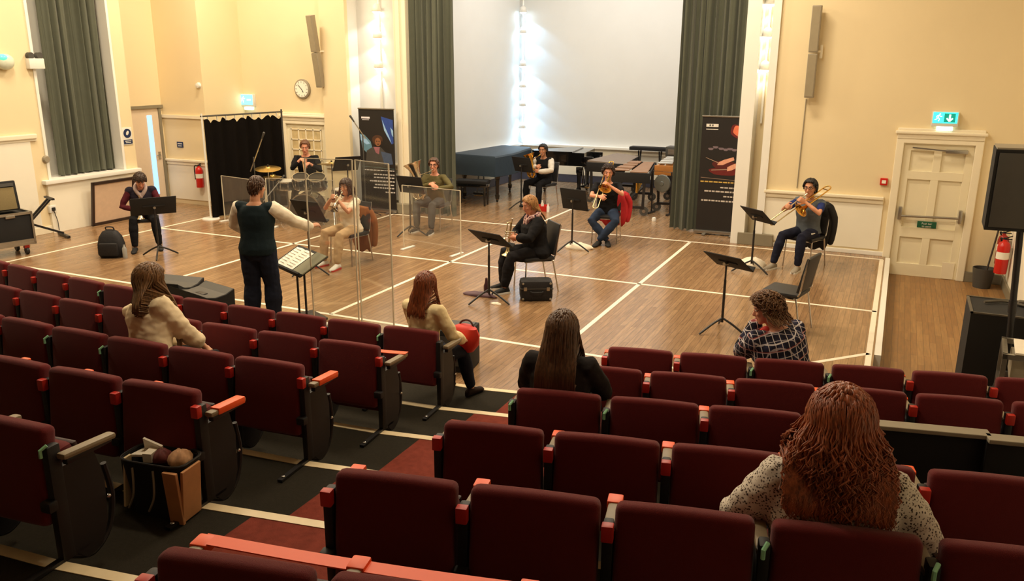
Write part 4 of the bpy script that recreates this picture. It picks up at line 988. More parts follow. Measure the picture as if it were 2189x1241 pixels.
# stage monitors and speakers
def wedge(loc,rz,label,w=.62):
    e=empty('stage_monitor',loc,rz,label,'speaker','black stage monitor wedges')
    P=[(-.24,0),(.24,0),(.25,.33),(.14,.28),(.0,.265),(-.12,.29),(-.24,.36)]
    MB().use(M['blackmatte']).prism_x(P,-w/2,w/2).build('cabinet',None,e,smooth=False)
    b=MB().use(M['dark_grey']); b.prism_x([(.245,.331),(.14,.284),(.0,.269),(-.12,.294),(-.235,.361),(-.235,.357),(-.12,.289),(0,.264),(.14,.279),(.245,.326)],-w/2+.015,w/2-.015); b.build('top_panel',mat('monitor_top_grey',rgb(140,124,96),.7) if 'monitor_top_grey' not in bpy.data.materials else bpy.data.materials['monitor_top_grey'],e,smooth=False)
    d=V((0,.24,-.26)); n=V((0,.26,.24)).normalized()
    b=MB().use(M['dark_grey']); R_=Matrix.Rotation(math.atan2(-.26,.24),3,'X'); b.box((0,.248,.16),(w-.06,.012,.26)); b.build('grille',None,e,smooth=False)
    b=MB().use(M['blackmetal']); b.box((0,.0,.275),(.16,.07,.012),None,.005); b.build('handle',None,e)
wedge((-8.05,7.32,0),math.radians(8),'black stage monitor lying behind the front row, left one of two')
wedge((-7.42,7.20,0),math.radians(-14),'black stage monitor beside the conductor feet, right one of two')
e=empty('floor_speaker',(-3.80,6.98,0),math.radians(10),'black floor speaker box in front of the aisle, beside the woman in cream','speaker')
MB().use(M['blackmatte']).box((0,0,.215),(.36,.36,.43),None,.02).build('cabinet',None,e)
MB().use(M['dark_grey']).box((0,0,.432),(.30,.30,.012),None,.004).build('top_panel',None,e); MB().use(M['dark_grey']).box((0,-.184,.22),(.27,.012,.30),None,.02).build('grille',None,e)
# right side : PA speaker on pole, subwoofer box, rack trolley, broken bucket
e=empty('pa_speaker_stand',(1.21,8.74,-.28),0,'black speaker pole standing at the right edge','stand')
MB().use(M['blackmetal']).tube([(0,0,.12),(-.10,0,1.82)],.030,12).build('pole',None,e)
MB().use(M['blackmetal']).cyl((-.055,0,1.02),(-.06,0,1.14),.036,12).build('clamp',None,e)
for i in range(3):
    a=i*2.094+.5; MB().use(M['blackmetal']).tube([(0,0,.55),(.19*math.sin(a),.19*math.cos(a),.015)],.014,8).build('leg',None,e)
e=empty('pa_speaker',(1.13,8.74,1.545),math.radians(6),'large black loudspeaker on the pole, cut by the right edge','speaker')
P=[(-.36,-.22),(.36,-.22),(.30,.22),(-.30,.22)]
MB().use(M['blackmatte']).prism(P,0,.72).build('cabinet',None,e,smooth=False)
MB().use(M['dark_grey']).box((0,-.226,.36),(.66,.012,.66),None,.004).build('grille',M['blackmatte'],e)
MB().use(M['grey_plastic']).prism([(p[0]*.98,p[1]*.98) for p in P],.72,.735).build('top_cap',M['grey_plastic'],e,smooth=False)
e=empty('subwoofer_box',(1.28,9.12,-.28),0,'big black wooden subwoofer box at the right, under the speaker pole','speaker')
b=MB().use(M['blackmatte']); b.box2((-.44,-.20,0),(.40,.45,.93)); b.build('cabinet',None,e,smooth=False)
M['edgegrey']=mat('worn_edge_grey',rgb(92,84,70),.7)
b=MB().use(M['edgegrey'])
b.box2((-.445,-.205,.925),(.405,-.185,.94)).box2((-.445,-.205,.925),(-.42,.455,.94)).box2((-.445,.435,.925),(.405,.455,.94)); b.build('worn_edging',None,e,smooth=False)
b=MB().use(M['edgegrey'])
b.tube(spline([(-.3,.2,.95),(-.1,.3,.955),(.1,.2,.95),(.25,.34,.95)],5),.014,6).box((.10,.28,.96),(.2,.08,.05),None,.02); o=b.build('cable_bundle'); o.location=e.location; tag(o,'loose cable and plug lying on top of the black subwoofer box','cable')
e=empty('equipment_rack',(1.36,8.22,-.28),math.radians(-4),'open silver equipment rack trolley in the right corner behind the seats','rack')
b=MB().use(M['steel'])
for x in (-.28,.28):
    for y in (-.25,.25): b.box((x,y,.45),(.04,.04,.78))
for z in (.08,.50,.82): b.box((0,-.25,z),(.6,.04,.045)).box((0,.25,z),(.6,.04,.045)).box((-.28,0,z),(.04,.5,.045)).box((.28,0,z),(.04,.5,.045))
b.build('frame',None,e,smooth=False)
MB().use(M['whitecloth']).box((.04,-.05,.86),(.5,.44,.02),None,.004).build('top_tray',None,e); MB().use(M['grey_plastic']).box((.02,0,.68),(.48,.42,.2),None,.01).build('drawer_unit',None,e); MB().use(M['blackmatte']).box((.02,0,.30),(.48,.42,.34),None,.01).build('amplifier_unit',None,e)
for x in (-.28,.28):
    for y in (-.25,.25): MB().use(M['grey_plastic']).cyl((x-.015,y,.035),(x+.015,y,.035),.035,12).build('castor',None,e)
heap((.70,9.05,-.28),.07,.09,.16,mat('bag_dark_red',rgb(110,40,30),.7),'plug_bundle','dark red and white plug bundle at the foot of the black subwoofer box','plug',21)
e=empty('mop_bucket',(1.40,14.02,-.28),0,'grey mop bucket in the corner right of the exit door','bucket')
MB().use(M['dark_grey']).lathe([(.001,0),(.12,0),(.155,.30),(.145,.30),(.11,.02),(.001,.02)],20).build('bucket',mat('bucket_grey',rgb(112,102,92),.6),e)
tag(MB().use(mat('handle_dark',rgb(60,50,40),.6)).tube([(1.41,14.0,-.25),(1.52,14.12,.62)],.013,8).build('mop'),'dark mop handle leaning in the grey bucket','mop')
# tote bag on the fourth tier
e=empty('tote_bag',(-3.42,2.92,.606),math.radians(8),'black tote bag with cream ends standing full of things beside the fourth row','bag')
b=MB().use(M['blackmatte']); n=28
def orect(w,d,z): return [V((w/2*math.copysign(abs(math.cos(t))**.35,math.cos(t)),d/2*math.copysign(abs(math.sin(t))**.5,math.sin(t)),z)) for t in [2*PI*i/n for i in range(n)]]
b.rings([orect(.32,.17,0),orect(.35,.19,.15),orect(.40,.22,.33),orect(.385,.20,.33),orect(.33,.17,.12)],cap=False); b.build('body',None,e)
M['cork']=mat('cork_tan',rgb(190,134,86),.8,var=.15,scale=20)
MB().use(M['cork']).box((.150,-.112,.155),(.085,.020,.31),Matrix.Rotation(math.radians(4.6),3,'X'),.004).box((.195,-.03,.16),(.016,.15,.30),Matrix.Rotation(math.radians(5),3,'Y'),.004).build('tan_end_panel',None,e,smooth=False)
for s,x in ((0,-.09),(1,.04)):
    MB().use(M['grey_plastic']).tube(spline([(x,-.118,.30),(x+.012,-.135,.22),(x-.005,-.13,.14),(x-.06+.0*s,-.112,.05)],5),.006,6).build('cord_handle',None,e)
MB().use(M['nosing']).box((-.185,-.06,.18),(.012,.05,.30),Matrix.Rotation(.12,3,'Y')).build('pale_strap',None,e,smooth=False)
MB().use(M['blackmetal']).tube(orect(.402,.222,.33),.006,6,closed=True).build('rim',None,e)
b=MB().use(M['whitecloth']).box((-3.50,2.95,.945),(.13,.012,.10),Matrix.Rotation(.25,3,'X')@Matrix.Rotation(.2,3,'Y')).box((-3.54,2.92,.93),(.11,.10,.012),Matrix.Rotation(-.2,3,'Y')).box((-3.47,2.90,.935),(.05,.08,.05),Matrix.Rotation(.3,3,'Z')); tag(b.build('paper_bundle',None,smooth=False),'cream paper bundle sticking out of the left of the tote bag','paper')
heap((-3.405,2.92,.915),.045,.05,.055,mat('pouch_maroon',rgb(96,34,30),.7),'purse','small maroon purse in the middle of the tote bag','purse',33)
heap((-3.30,2.94,.915),.065,.06,.065,mat('scarf_striped',rgb(196,150,110),.8,var=.4,scale=40),'scarf','striped scarf lying in the right of the tote bag','scarf',35)
# wall banners -------------------------------------------------------
def banner(loc,rz,w,h,label,art):
    e=empty('roll_up_banner',loc,rz,label,'banner','roll-up banners')
    MB().use(M['steel']).box((0,0,.05),(w+.04,.10,.06),None,.015).build('base',None,e)
    for s in (-1,1): MB().use(M['steel']).box((s*w*.3,-.02,.012),(.06,.30,.022),None,.006).build('foot',None,e)
    MB().use(M['steel']).box((0,0,h),(w+.02,.03,.03),None,.008).build('top_rail',None,e)
    MB().use(M['steel']).tube([(0,.05,.06),(0,.03,h)],.01,8).build('support_pole',None,e)
    MB().use(M['print_black']).box((0,0,h/2+.03),(w,.006,h-.08)).build('printed_sheet',None,e,smooth=False)
    art(e,w,h)
M['print_black']=mat('banner_print_black',rgb(30,26,24),.5,var=.15,scale=3)
def flat(e,pts,m,y=-.0045,name='print_shape'):
    MB().use(m).prism_y(pts,y-.0006,y).build(name,None,e,smooth=False)
def blob(cx_,cz_,rx,rz_,n=18,rot=0,k=0):
    o=[]
    for i in range(n):
        t=2*PI*i/n; x=rx*math.cos(t)*(1+k*math.sin(3*t)); z=rz_*math.sin(t)*(1+k*math.cos(2*t)); o.append((cx_+x*math.cos(rot)-z*math.sin(rot),cz_+x*math.sin(rot)+z*math.cos(rot)))
    return o
PM=lambda n,*c:mat('print_'+n,rgb(*c),.5,var=.25,scale=14)
def words(e,rows,w,m):
    rnd=random.Random(5)
    for z,x0,hh in rows:
        b=MB().use(m); x=x0*w
        while x<w*.46:
            l=rnd.uniform(.03,.075); l=min(l,w*.47-x)
            if l<.012: break
            b.box((x+l/2,-.005,z),(l,.0012,hh)); x+=l+.014
        b.build('text_line',None,e,smooth=False)
def art_left(e,w,h):
    pb=PM('blue',44,72,150); pl=PM('pale_blue',150,190,230); ps=PM('skin',140,92,60); pg=PM('grey',70,66,62); pd=PM('darkhair',74,48,32); pp=PM('pink',150,96,104); pwt=PM('white',226,220,226)
    MB().use(pwt).box((-w*.30,-.005,h*.915),(w*.24,.0014,.035)).box((-w*.30,-.005,h*.895),(w*.2,.0014,.012)).build('logo',None,e,smooth=False)
    flat(e,[(w*.14,h*.93),(w*.47,h*.90),(w*.47,h*.68),(w*.42,h*.67),(w*.27,h*.76),(w*.18,h*.85)],pb)
    flat(e,[(w*.17,h*.90),(w*.22,h*.80),(w*.42,h*.675),(w*.36,h*.74),(w*.26,h*.82)],pl,-.0055)
    flat(e,[(w*.40,h*.83),(w*.47,h*.80),(w*.47,h*.74),(w*.43,h*.76)],pl,-.0055)
    flat(e,[(-w*.48,h*.76),(-w*.36,h*.755),(-w*.18,h*.69),(-w*.13,h*.62),(-w*.30,h*.58),(-w*.42,h*.62)],PM('steel_blue',96,136,158))
    flat(e,[(-w*.47,h*.755),(-w*.34,h*.73),(-w*.2,h*.67),(-w*.3,h*.66),(-w*.46,h*.70)],pl,-.0055)
    flat(e,[(-w*.30,h*.60),(-w*.12,h*.64),(w*.10,h*.64),(w*.28,h*.58),(w*.30,h*.47),(-w*.34,h*.47)],pg,-.006)
    flat(e,[(w*.10,h*.60),(w*.40,h*.58),(w*.44,h*.48),(w*.2,h*.47)],PM('denim',70,84,110),-.0065)
    flat(e,blob(w*.02,h*.705,w*.15,h*.052,rot=.1,k=.06),pd,-.0065); flat(e,blob(w*.03,h*.688,w*.085,h*.040),ps,-.0075); flat(e,blob(w*.0,h*.695,w*.02,h*.006),pd,-.0082); flat(e,blob(w*.065,h*.695,w*.02,h*.006),pd,-.0082); flat(e,blob(w*.035,h*.667,w*.03,h*.006),pd,-.0082)
    flat(e,[(-w*.10,h*.64),(w*.08,h*.64),(w*.05,h*.57),(-w*.04,h*.585)],pp,-.0075)
    flat(e,[(w*.12,h*.70),(w*.44,h*.645),(w*.42,h*.61),(w*.13,h*.655)],M['print_black'],-.008)
    flat(e,[(-w*.46,h*.45),(w*.47,h*.435),(w*.47,h*.432),(-w*.46,h*.447)],PM('teal',110,140,140),-.006)
    words(e,[(h*.415,-.42,.018),(h*.375,-.12,.024),(h*.345,-.12,.024),(h*.31,-.24,.026),(h*.275,-.10,.026),(h*.245,-.14,.026),(h*.205,.2,.024)],w,PM('text',206,200,196))
def art_right(e,w,h):
    ps=PM('lit_skin',226,120,84); pdr=PM('deep_red',104,28,26); ps2=PM('pale_skin',222,160,132); pwt=PM('white',226,222,214); pst=PM('stick',170,140,120); py=PM('yellow',206,170,84)
    MB().use(pwt).box((-w*.28,-.005,h*.925),(w*.26,.0014,.05)).box((-w*.28,-.005,h*.893),(w*.26,.0014,.014)).build('logo',None,e,smooth=False)
    MB().use(M['print_black']).box((-w*.33,-.006,h*.925),(.02,.001,.03)).box((-w*.27,-.006,h*.925),(.02,.001,.03)).build('logo_marks',None,e,smooth=False)
    flat(e,blob(w*.26,h*.88,w*.16,h*.055,rot=-.6,k=.12),pdr); flat(e,blob(w*.27,h*.885,w*.11,h*.042,rot=-.7,k=.15),ps,-.0055); flat(e,blob(w*.33,h*.85,w*.06,h*.024,rot=-.5),ps2,-.0065)
    for x,z in ((-.28,.73),(-.18,.745),(-.06,.735),(.04,.728),(.13,.735),(.22,.728)): flat(e,blob(x*w,z*h,w*.055,h*.012,k=.2),PM('shine',120,104,112),-.0055)
    flat(e,blob(w*.05,h*.545,w*.34,h*.035,k=.1),pdr); flat(e,blob(w*.02,h*.60,w*.25,h*.04,k=.1),PM('deep_red2',84,26,24),-.005)
    flat(e,[(-w*.12,h*.598),(w*.0,h*.60),(w*.10,h*.62),(w*.24,h*.645),(w*.22,h*.67),(w*.02,h*.645),(-w*.10,h*.62)],ps2,-.0065)
    flat(e,[(w*.10,h*.55),(w*.20,h*.56),(w*.42,h*.61),(w*.40,h*.635),(w*.22,h*.61),(w*.10,h*.585)],ps2,-.0065)
    flat(e,[(-w*.38,h*.66),(-w*.37,h*.655),(-w*.08,h*.612),(-w*.08,h*.618)],pst,-.0075); flat(e,[(-w*.24,h*.557),(-w*.24,h*.551),(w*.10,h*.562),(w*.10,h*.568)],pst,-.0075)
    flat(e,[(-w*.46,h*.49),(w*.47,h*.475),(w*.47,h*.472),(-w*.46,h*.487)],pst,-.006)
    words(e,[(h*.455,-.46,.022)],w,py); words(e,[(h*.41,-.02,.024),(h*.375,-.36,.026),(h*.335,.06,.024),(h*.295,-.42,.026)],w,PM('text2',196,186,176))
banner((-9.42,14.06,0),math.radians(4),.79,2.06,'tall black roll-up banner with blue light streaks and a musician, left of the bay',art_left)
banner((-2.74,14.80,0),math.radians(2),.80,2.08,'tall black roll-up banner with red lit drumming hands, right of the bay',art_right)
sign=None
# ================================================================ PEOPLE
def voxel(b,name,m,size,smooth=2,parent=None,lam=.5,disp=0.0):
    me=bpy.data.meshes.new(name); me.from_pydata(b.v,[],b.f)
    o=bpy.data.objects.new(name+'_tmp',me); COL.objects.link(o)
    bm=bmesh.new(); bm.from_mesh(me); bmesh.ops.recalc_face_normals(bm,faces=bm.faces[:]); bm.to_mesh(me); bm.free()
    r=o.modifiers.new('r','REMESH'); r.mode='VOXEL'; r.voxel_size=size; r.use_smooth_shade=True
    if smooth:
        s=o.modifiers.new('s','SMOOTH'); s.factor=lam; s.iterations=smooth
    dg=bpy.context.evaluated_depsgraph_get(); dg.update()
    nm=bpy.data.meshes.new_from_object(o.evaluated_get(dg)); nm.name=name
    bpy.data.objects.remove(o); bpy.data.meshes.remove(me)
    if disp:
        co=[v.co.copy() for v in nm.vertices]; no=[v.normal.copy() for v in nm.vertices]
        for v,c_,n_ in zip(nm.vertices,co,no): v.co=c_+n_*(disp*(noise.noise(V((c_.x*11,c_.y*11,c_.z*17)))+.5*noise.noise(V((c_.x*24+5,c_.y*24,c_.z*34)))))
        nm.update()
    nm.materials.clear(); nm.materials.append(m)
    nm.polygons.foreach_set('use_smooth',[True]*len(nm.polygons))
    q=bpy.data.objects.new(name,nm); COL.objects.link(q)
    if parent is not None: q.parent=parent
    return q
def ik(a,c,l1,l2,hint):
    a=V(a);c=V(c);d=c-a; L=min(d.length,(l1+l2)*.995); u=d.normalized(); c=a+u*L
    x=(l1*l1-l2*l2+L*L)/(2*L); h=math.sqrt(max(0,l1*l1-x*x))
    n=V(hint)-u*V(hint).dot(u)
    if n.length<1e-6: n=V((0,0,1))-u*u.z
    n.normalize(); return a+u*x+n*h,c
SKIN={}
def skin(k):
    c={'fair':(222,168,134),'pink':(216,150,120),'tan':(190,132,96),'warm':(206,146,110)}[k]
    if k not in SKIN:
        m=mat('skin_'+k,rgb(*c),.55,var=.06,scale=30); b=m.node_tree.nodes['Principled BSDF']
        b.inputs['Subsurface Weight'].default_value=.12; b.inputs['Subsurface Radius'].default_value=(.4,.15,.08); b.inputs['Subsurface Scale'].default_value=.02; SKIN[k]=m
    return SKIN[k]
HM={}
def hairm(r,g,b_,var=.45):
    k=(r,g,b_)
    if k not in HM:
        m,nt,b=newmat('hair_%d_%d_%d'%k); tc=nt.nodes.new('ShaderNodeTexCoord'); mp=nt.nodes.new('ShaderNodeMapping'); mp.inputs['Scale'].default_value=(60,60,5)
        nz=nt.nodes.new('ShaderNodeTexNoise'); nz.inputs['Scale'].default_value=1.5; nz.inputs['Detail'].default_value=4
        nt.links.new(tc.outputs['Object'],mp.inputs[0]); nt.links.new(mp.outputs[0],nz.inputs['Vector'])
        c=rgb(*[x_*.86 for x_ in k]); rp=ramp_on(nt,nz.outputs['Fac'],[(.3,(c[0]*(1-var),c[1]*(1-var),c[2]*(1-var),1)),(.7,(min(1,c[0]*(1+var*1.6)),min(1,c[1]*(1+var*1.6)),min(1,c[2]*(1+var*1.4)),1))])
        nt.links.new(rp.outputs[0],b.inputs['Base Color']); b.inputs['Roughness'].default_value=.42; b.inputs['Specular IOR Level'].default_value=.45; HM[k]=m
    return HM[k]
M['eye_white']=mat('eye_white',rgb(225,220,212),.3); M['eye_dark']=mat('eye_iris_dark',rgb(44,32,26),.2); M['lip']=mat('lips',rgb(170,92,80),.5)
M['glasses']=mat('spectacle_frame',rgb(26,22,22),.3)
def orient(yaw,pitch,roll):
    # yaw left+, pitch down+, roll ; local forward = +Y
    return Matrix.Rotation(yaw,3,'Z')@Matrix.Rotation(-pitch,3,'X')@Matrix.Rotation(roll,3,'Y')
HEADP=[(0,.018,.016,.066),(.012,.034,.032,.056),(.035,.048,.050,.038),(.065,.060,.070,.018),(.10,.068,.086,.004),(.135,.073,.094,-.002),(.165,.073,.095,-.006),(.195,.064,.082,-.010),(.215,.046,.060,-.012),(.226,.024,.034,-.012)]
def head_rings(b,c,R,s=1.0,grow=0.0):
    rs=[]
    for z,w,d,f_ in HEADP:
        rs.append([c+R@V(((w+grow)*math.cos(t)*s,(f_+(d+grow)*math.sin(t))*s,(z-.115)*s)) for t in [2*PI*i/20 for i in range(20)]])
    b.rings(rs)
def hand(b,W,d,n,th,s,curl,spread=1.0,tcurl=.4,point=False):
    # W wrist, d finger direction, n palm normal (curl towards n), th = thumb side
    d=d.normalized(); n=(n-d*n.dot(d)).normalized(); t=d.cross(n); t=t if t.dot(th)>0 else -t
    pl=.088*s
    b.tube([W,W+d*pl*.5,W+d*pl],[.026*s,.036*s,.034*s],12,flat=None,round_=True) if False else None
    rs=[]
    for q,w,h in ((-.12,.024,.019),(.1,.030,.018),(.45,.040,.017),(.85,.042,.015),(1.0,.038,.012)):
        rs.append([W+d*pl*q+t*(w*s*math.cos(a))+n*(h*s*math.sin(a)) for a in [2*PI*i/12 for i in range(12)]])
    b.rings(rs)
    for i,(o,L) in enumerate(((.030,.072),(.010,.080),(-.011,.075),(-.030,.058))):
        p=W+d*pl*.95+t*(o*s); seg=[.45*L*s,.32*L*s,.25*L*s]; dirv=(d+t*o*2.5*spread).normalized(); P=[p-d*.02*s,p]
        cc=curl[i] if hasattr(curl,'__len__') else curl*(1+.08*i)
        for j,sg in enumerate(seg):
            ang=cc*(.9 if j==0 else 1.1)
            ax=dirv.cross(n).normalized(); dirv=Matrix.Rotation(ang,3,ax)@dirv; n2=n; P.append(P[-1]+dirv*sg)
        b.tube(P,[.0098*s,.0098*s,.0092*s,.0086*s,.0078*s],8,round_=True)
    p=W+d*pl*.22+t*.028*s; dv=(d*.62+t*.75+n*.25).normalized(); P=[p-dv*.012*s,p,p+dv*.036*s]
    dv=(d*.85+t*.30+n*tcurl).normalized(); P.append(P[-1]+dv*.030*s); dv=(d*.9+n*(tcurl+.2)).normalized(); P.append(P[-1]+dv*.024*s)
    b.tube(P,[.014*s,.0135*s,.0115*s,.0105*s,.0088*s],8,round_=True)
def capsule(b,P,r,n=14): b.tube(P,r,n,round_=True)
def L_(g): return g('hlen',0.0)
def person(loc,rz,label,sp):
    g=sp.get; s=g('s',1.0); e=empty('person',loc,rz,label,'person',None)
    fem=g('fem',False); gi=g('girth',1.0); sit=g('sit',True)
    ph=g('pelvis',.525 if sit else .93*s)
    lean=math.radians(g('lean',6)); side=math.radians(g('side',0)); tw=math.radians(g('twist',0))
    P=V((0,g('py',0.0),ph)); T=(Matrix.Rotation(side,3,'Y')@Matrix.Rotation(-lean,3,'X')); up=T@V((0,0,1)); fw0=V((0,1,0)); rt0=V((1,0,0))
    Rt=Matrix.Rotation(tw,3,up); rt=(Rt@T@V((1,0,0))); fw=(Rt@T@V((0,1,0)))
    tl=.50*s; N=P+up*tl+fw*g('slump',0.0)
    sw=(.163 if fem else .185)*s*(1+(gi-1)*.45)
    SR=P+up*(.435*s)+rt*sw+fw*g('slump',0.0)*.7; SL=P+up*(.435*s)-rt*sw+fw*g('slump',0.0)*.7
    SR=SR+V(g('shr',(0,0,0))); SL=SL+V(g('shl',(0,0,0)))
    HR=orient(math.radians(g('hyaw',0)),math.radians(g('hpitch',8)),math.radians(g('hroll',0)))
    hs=s*(.97 if fem else 1.0)*g('hs',1.0); HC=N+up*.052*s+HR@V((0,.028,.10))*hs+V(g('hoff',(0,0,0)))
    hipw=.088*s
    la,lf=(.285*s,.25*s); lt,lc=(.43*s,.42*s)
    arms={}
    for k,S,sg in (('r',SR,1),('l',SL,-1)):
        tgt=V(g('h'+k,(sg*.16,.42,.60))); hint=V(g('e'+k,(sg*.9,-.3,-.8))); E,W=ik(S,tgt,la,lf,hint); arms[k]=(S,E,W)
    legs={}
    for k,sg in (('r',1),('l',-1)):
        H=P+V((sg*hipw,0,-.01)); A=V(g('f'+k,(sg*.12,.40,0))); A=V((A.x,A.y,A.z+.085*s)); K,A2=ik(H,A,lt,lc,g('k'+k,(sg*.15,1,.8) if sit else (0,1,0))); legs[k]=(H,K,A2)
    def torso(b,off,top=True,bot=True,z0=-.13,neck=False,zmax=9):
        fb=1.0 if not fem else .96
        rows=[(-.13,.100,.085,-.01),(-.07,.165*(1.03 if fem else 1),.115,0),(.0,.178*(1.05 if fem else 1),.122,.0),(.10,.152*fb,.108,.008),(.19,.152*fb,.108,.012),(.29,.168*fb,.122,.012 if not fem else .022),(.36,.172*fb,.118,.006 if not fem else .012),(.42,.160*fb,.098,-.004),(.465,.105,.075,-.010),(.495,.066,.062,-.006)]
        rs=[]
        for z,w,d,f_ in rows:
            if z<z0 or z>zmax: continue
            wg=1+(gi-1)*(1.0 if z<.4 else .35); bel=g('belly',0)*math.exp(-((z-.08)/.13)**2)
            ax=rt0.lerp(rt,min(1,max(0,z/.4))).normalized(); af=fw0.lerp(fw,min(1,max(0,z/.3))).normalized()
            sl=g('slump',0.0)*min(1,max(0,z/.5))
            c=P+up*(z*s)+af*(f_*s+bel*.5+sl); rs.append([c+ax*((w*s*wg+off)*math.cos(t))+af*((d*s*wg+off+bel*.5)*math.sin(t)) for t in [2*PI*i/24 for i in range(24)]])
        b.rings(rs)
    def arm(b,k,off,t0=0.0,t1=2.0,hand_=False):
        S,E,W=arms[k]; gg=1+(gi-1)*.6
        pts=[(0,S,.050),(.5,S.lerp(E,.5),.046),(1.0,E,.037),(1.4,E.lerp(W,.4),.036),(2.0,W,.025)]
        PP=[];RR=[]
        c=S+(P+up*.40*s-S)*.45; PP.append(c);RR.append(.050*s*gg+min(off,.014))
        for i in range(len(pts)):
            q,p,r_=pts[i]
            if q<=t1+1e-6: PP.append(p);RR.append(r_*s*(gg if q<1.5 else 1+(gi-1)*.2)+off*(1 if q<1.9 else .9))
            else:
                q0,p0,r0=pts[i-1]; u_=(t1-q0)/(q-q0)
                if u_>0: PP.append(p0.lerp(p,u_));RR.append((r0+(r_-r0)*u_)*s*gg+off)
                break
        capsule(b,PP,RR)
    def leg(b,k,off,t1=2.0):
        H,K,A=legs[k]; gg=1+(gi-1)*.7
        pts=[(0,H,.085),(.45,H.lerp(K,.45),.074),(1,K,.055),(1.35,K.lerp(A,.35),.053),(2,A,.036)]
        PP=[];RR=[]
        for i,(q,p,r_) in enumerate(pts):
            if q<=t1: PP.append(p);RR.append(r_*s*gg+off*(1+.4*(q>1.2)))
            else:
                q0,p0,r0=pts[i-1]; u_=(t1-q0)/(q-q0)
                PP.append(p0.lerp(p,u_));RR.append((r0+(r_-r0)*u_)*s*gg+off); break
        capsule(b,PP,RR)
    sk=skin(g('skin','fair'))
    # ---- continuous body
    b=MB(); torso(b,-.006)
    nk=N-up*.03*s; capsule(b,[nk,N+up*.03*s,HC+HR@V((0,-.018,-.075))*hs],[.062*s,.053*s,.050*s])
    head_rings(b,HC,HR,hs)
    hp=lambda x,y,z:HC+HR@V((x,y,z))*hs
    b.tube([hp(0,.088,.022),hp(0,.104,-.008),hp(0,.112,-.024),hp(0,.094,-.034)],[.009*hs,.011*hs,.015*hs,.012*hs],8,round_=True)
    for sg in (-1,1):
        b.ell(hp(sg*.072,-.006,-.004),(.010*hs,.020*hs,.030*hs),10,8,HR)
        b.ell(hp(sg*.040,.070,-.018),(.022*hs,.018*hs,.018*hs),8,6,HR)
    b.ell(hp(0,.083,.038),(.050*hs,.012*hs,.010*hs),10,6,HR)
    b.ell(hp(0,.084,-.062),(.022*hs,.012*hs,.012*hs),8,6,HR); b.ell(hp(0,.076,-.098),(.018*hs,.014*hs,.012*hs),8,6,HR)
    for k,sg in (('r',1),('l',-1)):
        arm(b,k,-.004)
        S,E,W=arms[k]; fd=(W-E).normalized(); d=V(g('hd'+k,fd)); n=V(g('hn'+k,(-sg*.5,-.1,-.85))); th=V(g('ht'+k,(-sg,.2,.3)))
        hand(b,W,d,n,th,s,g('curl'+k,g('curl',.45)),tcurl=g('tcurl',.4))
        leg(b,k,-.006)
        A=legs[k][2]; fd_=V(g('fd'+k,(sg*.15,1,0))).normalized(); capsule(b,[A,A+fd_*.02+V((0,0,-.050*s)),A+fd_*.11*s+V((0,0,-.062*s))],[.032*s,.028*s,.016*s])
    voxel(b,'body',sk,g('vox',.0075),2,e)
    # ---- face details
    for sg in (-1,1):
        c=hp(sg*.031,.081,.016); q=MB().use(M['eye_white']).ell(c,(.0135*hs,.0085*hs,.0075*hs),10,8,HR); q.use(M['eye_dark']).ell(hp(sg*.031,.0870,.0155),(.0062*hs,.0045*hs,.0062*hs),8,6,HR); q.build('eye',None,e)
        MB().use(hairm(*g('brow',g('hair',(60,40,28))))).tube([hp(sg*.014,.095,.036),hp(sg*.032,.093,.043),hp(sg*.050,.078,.036)],[.004*hs,.0045*hs,.003*hs],6,round_=True).build('eyebrow',None,e)
    MB().use(M['lip']).tube([hp(-.023,.083,-.060),hp(-.008,.0965,-.0575),hp(.008,.0965,-.0575),hp(.023,.083,-.060)],[.003*hs,.0055*hs,.0055*hs,.003*hs],6,round_=True).build('lips',None,e)
    if g('glasses'):
        q=MB().use(M['glasses'])
        for sg in (-1,1):
            q.tube([hp(sg*.034+.024*math.cos(t),.100-.010*abs(math.cos(t)),.014+.018*math.sin(t)) for t in [2*PI*i/14 for i in range(14)]],.0028*hs,6,closed=True); q.tube([hp(sg*.058,.092,.018),hp(sg*.076,.0,.016)],.0026*hs,6)
        q.tube([hp(-.011,.103,.016),hp(.011,.103,.016)],.0028*hs,6); q.build('spectacles',None,e)
    # ---- clothes
    so=g('soff',.012)
    if g('shirt') is not None:
        b=MB(); torso(b,so,z0=g('hem',-.075),zmax=g('neckz',.47)); t1={'long':1.93,'three':1.55,'short':.62,'none':.12}[g('sleeve','long')]
        for k in 'rl': arm(b,k,so*.9+g('sleeve_add',0),t1=t1)
        voxel(b,g('shirt_name','shirt'),g('shirt'),.011,g('shirt_smooth',3),e,disp=g('fold',.007))
    if g('vest') is not None:
        b=MB(); torso(b,so+.014,z0=g('vest_hem',-.06),zmax=.47)
        for k in 'rl': S=arms[k][0]; capsule(b,[P+up*.38*s+(S-P-up*.38*s)*.1,P+up*.415*s+(S-P-up*.415*s)*.93],[.085*s,g('vest_sh',.076)*s])
        voxel(b,g('vest_name','waistcoat'),g('vest'),.011,3,e,disp=.003)
    if g('trousers') is not None:
        b=MB(); torso(b,.008,zmax=g('waist',.03))
        for k in 'rl': leg(b,k,g('toff',.014),t1=g('trouser_len',1.9))
        voxel(b,'trousers',g('trousers'),.012,3,e,disp=.006)
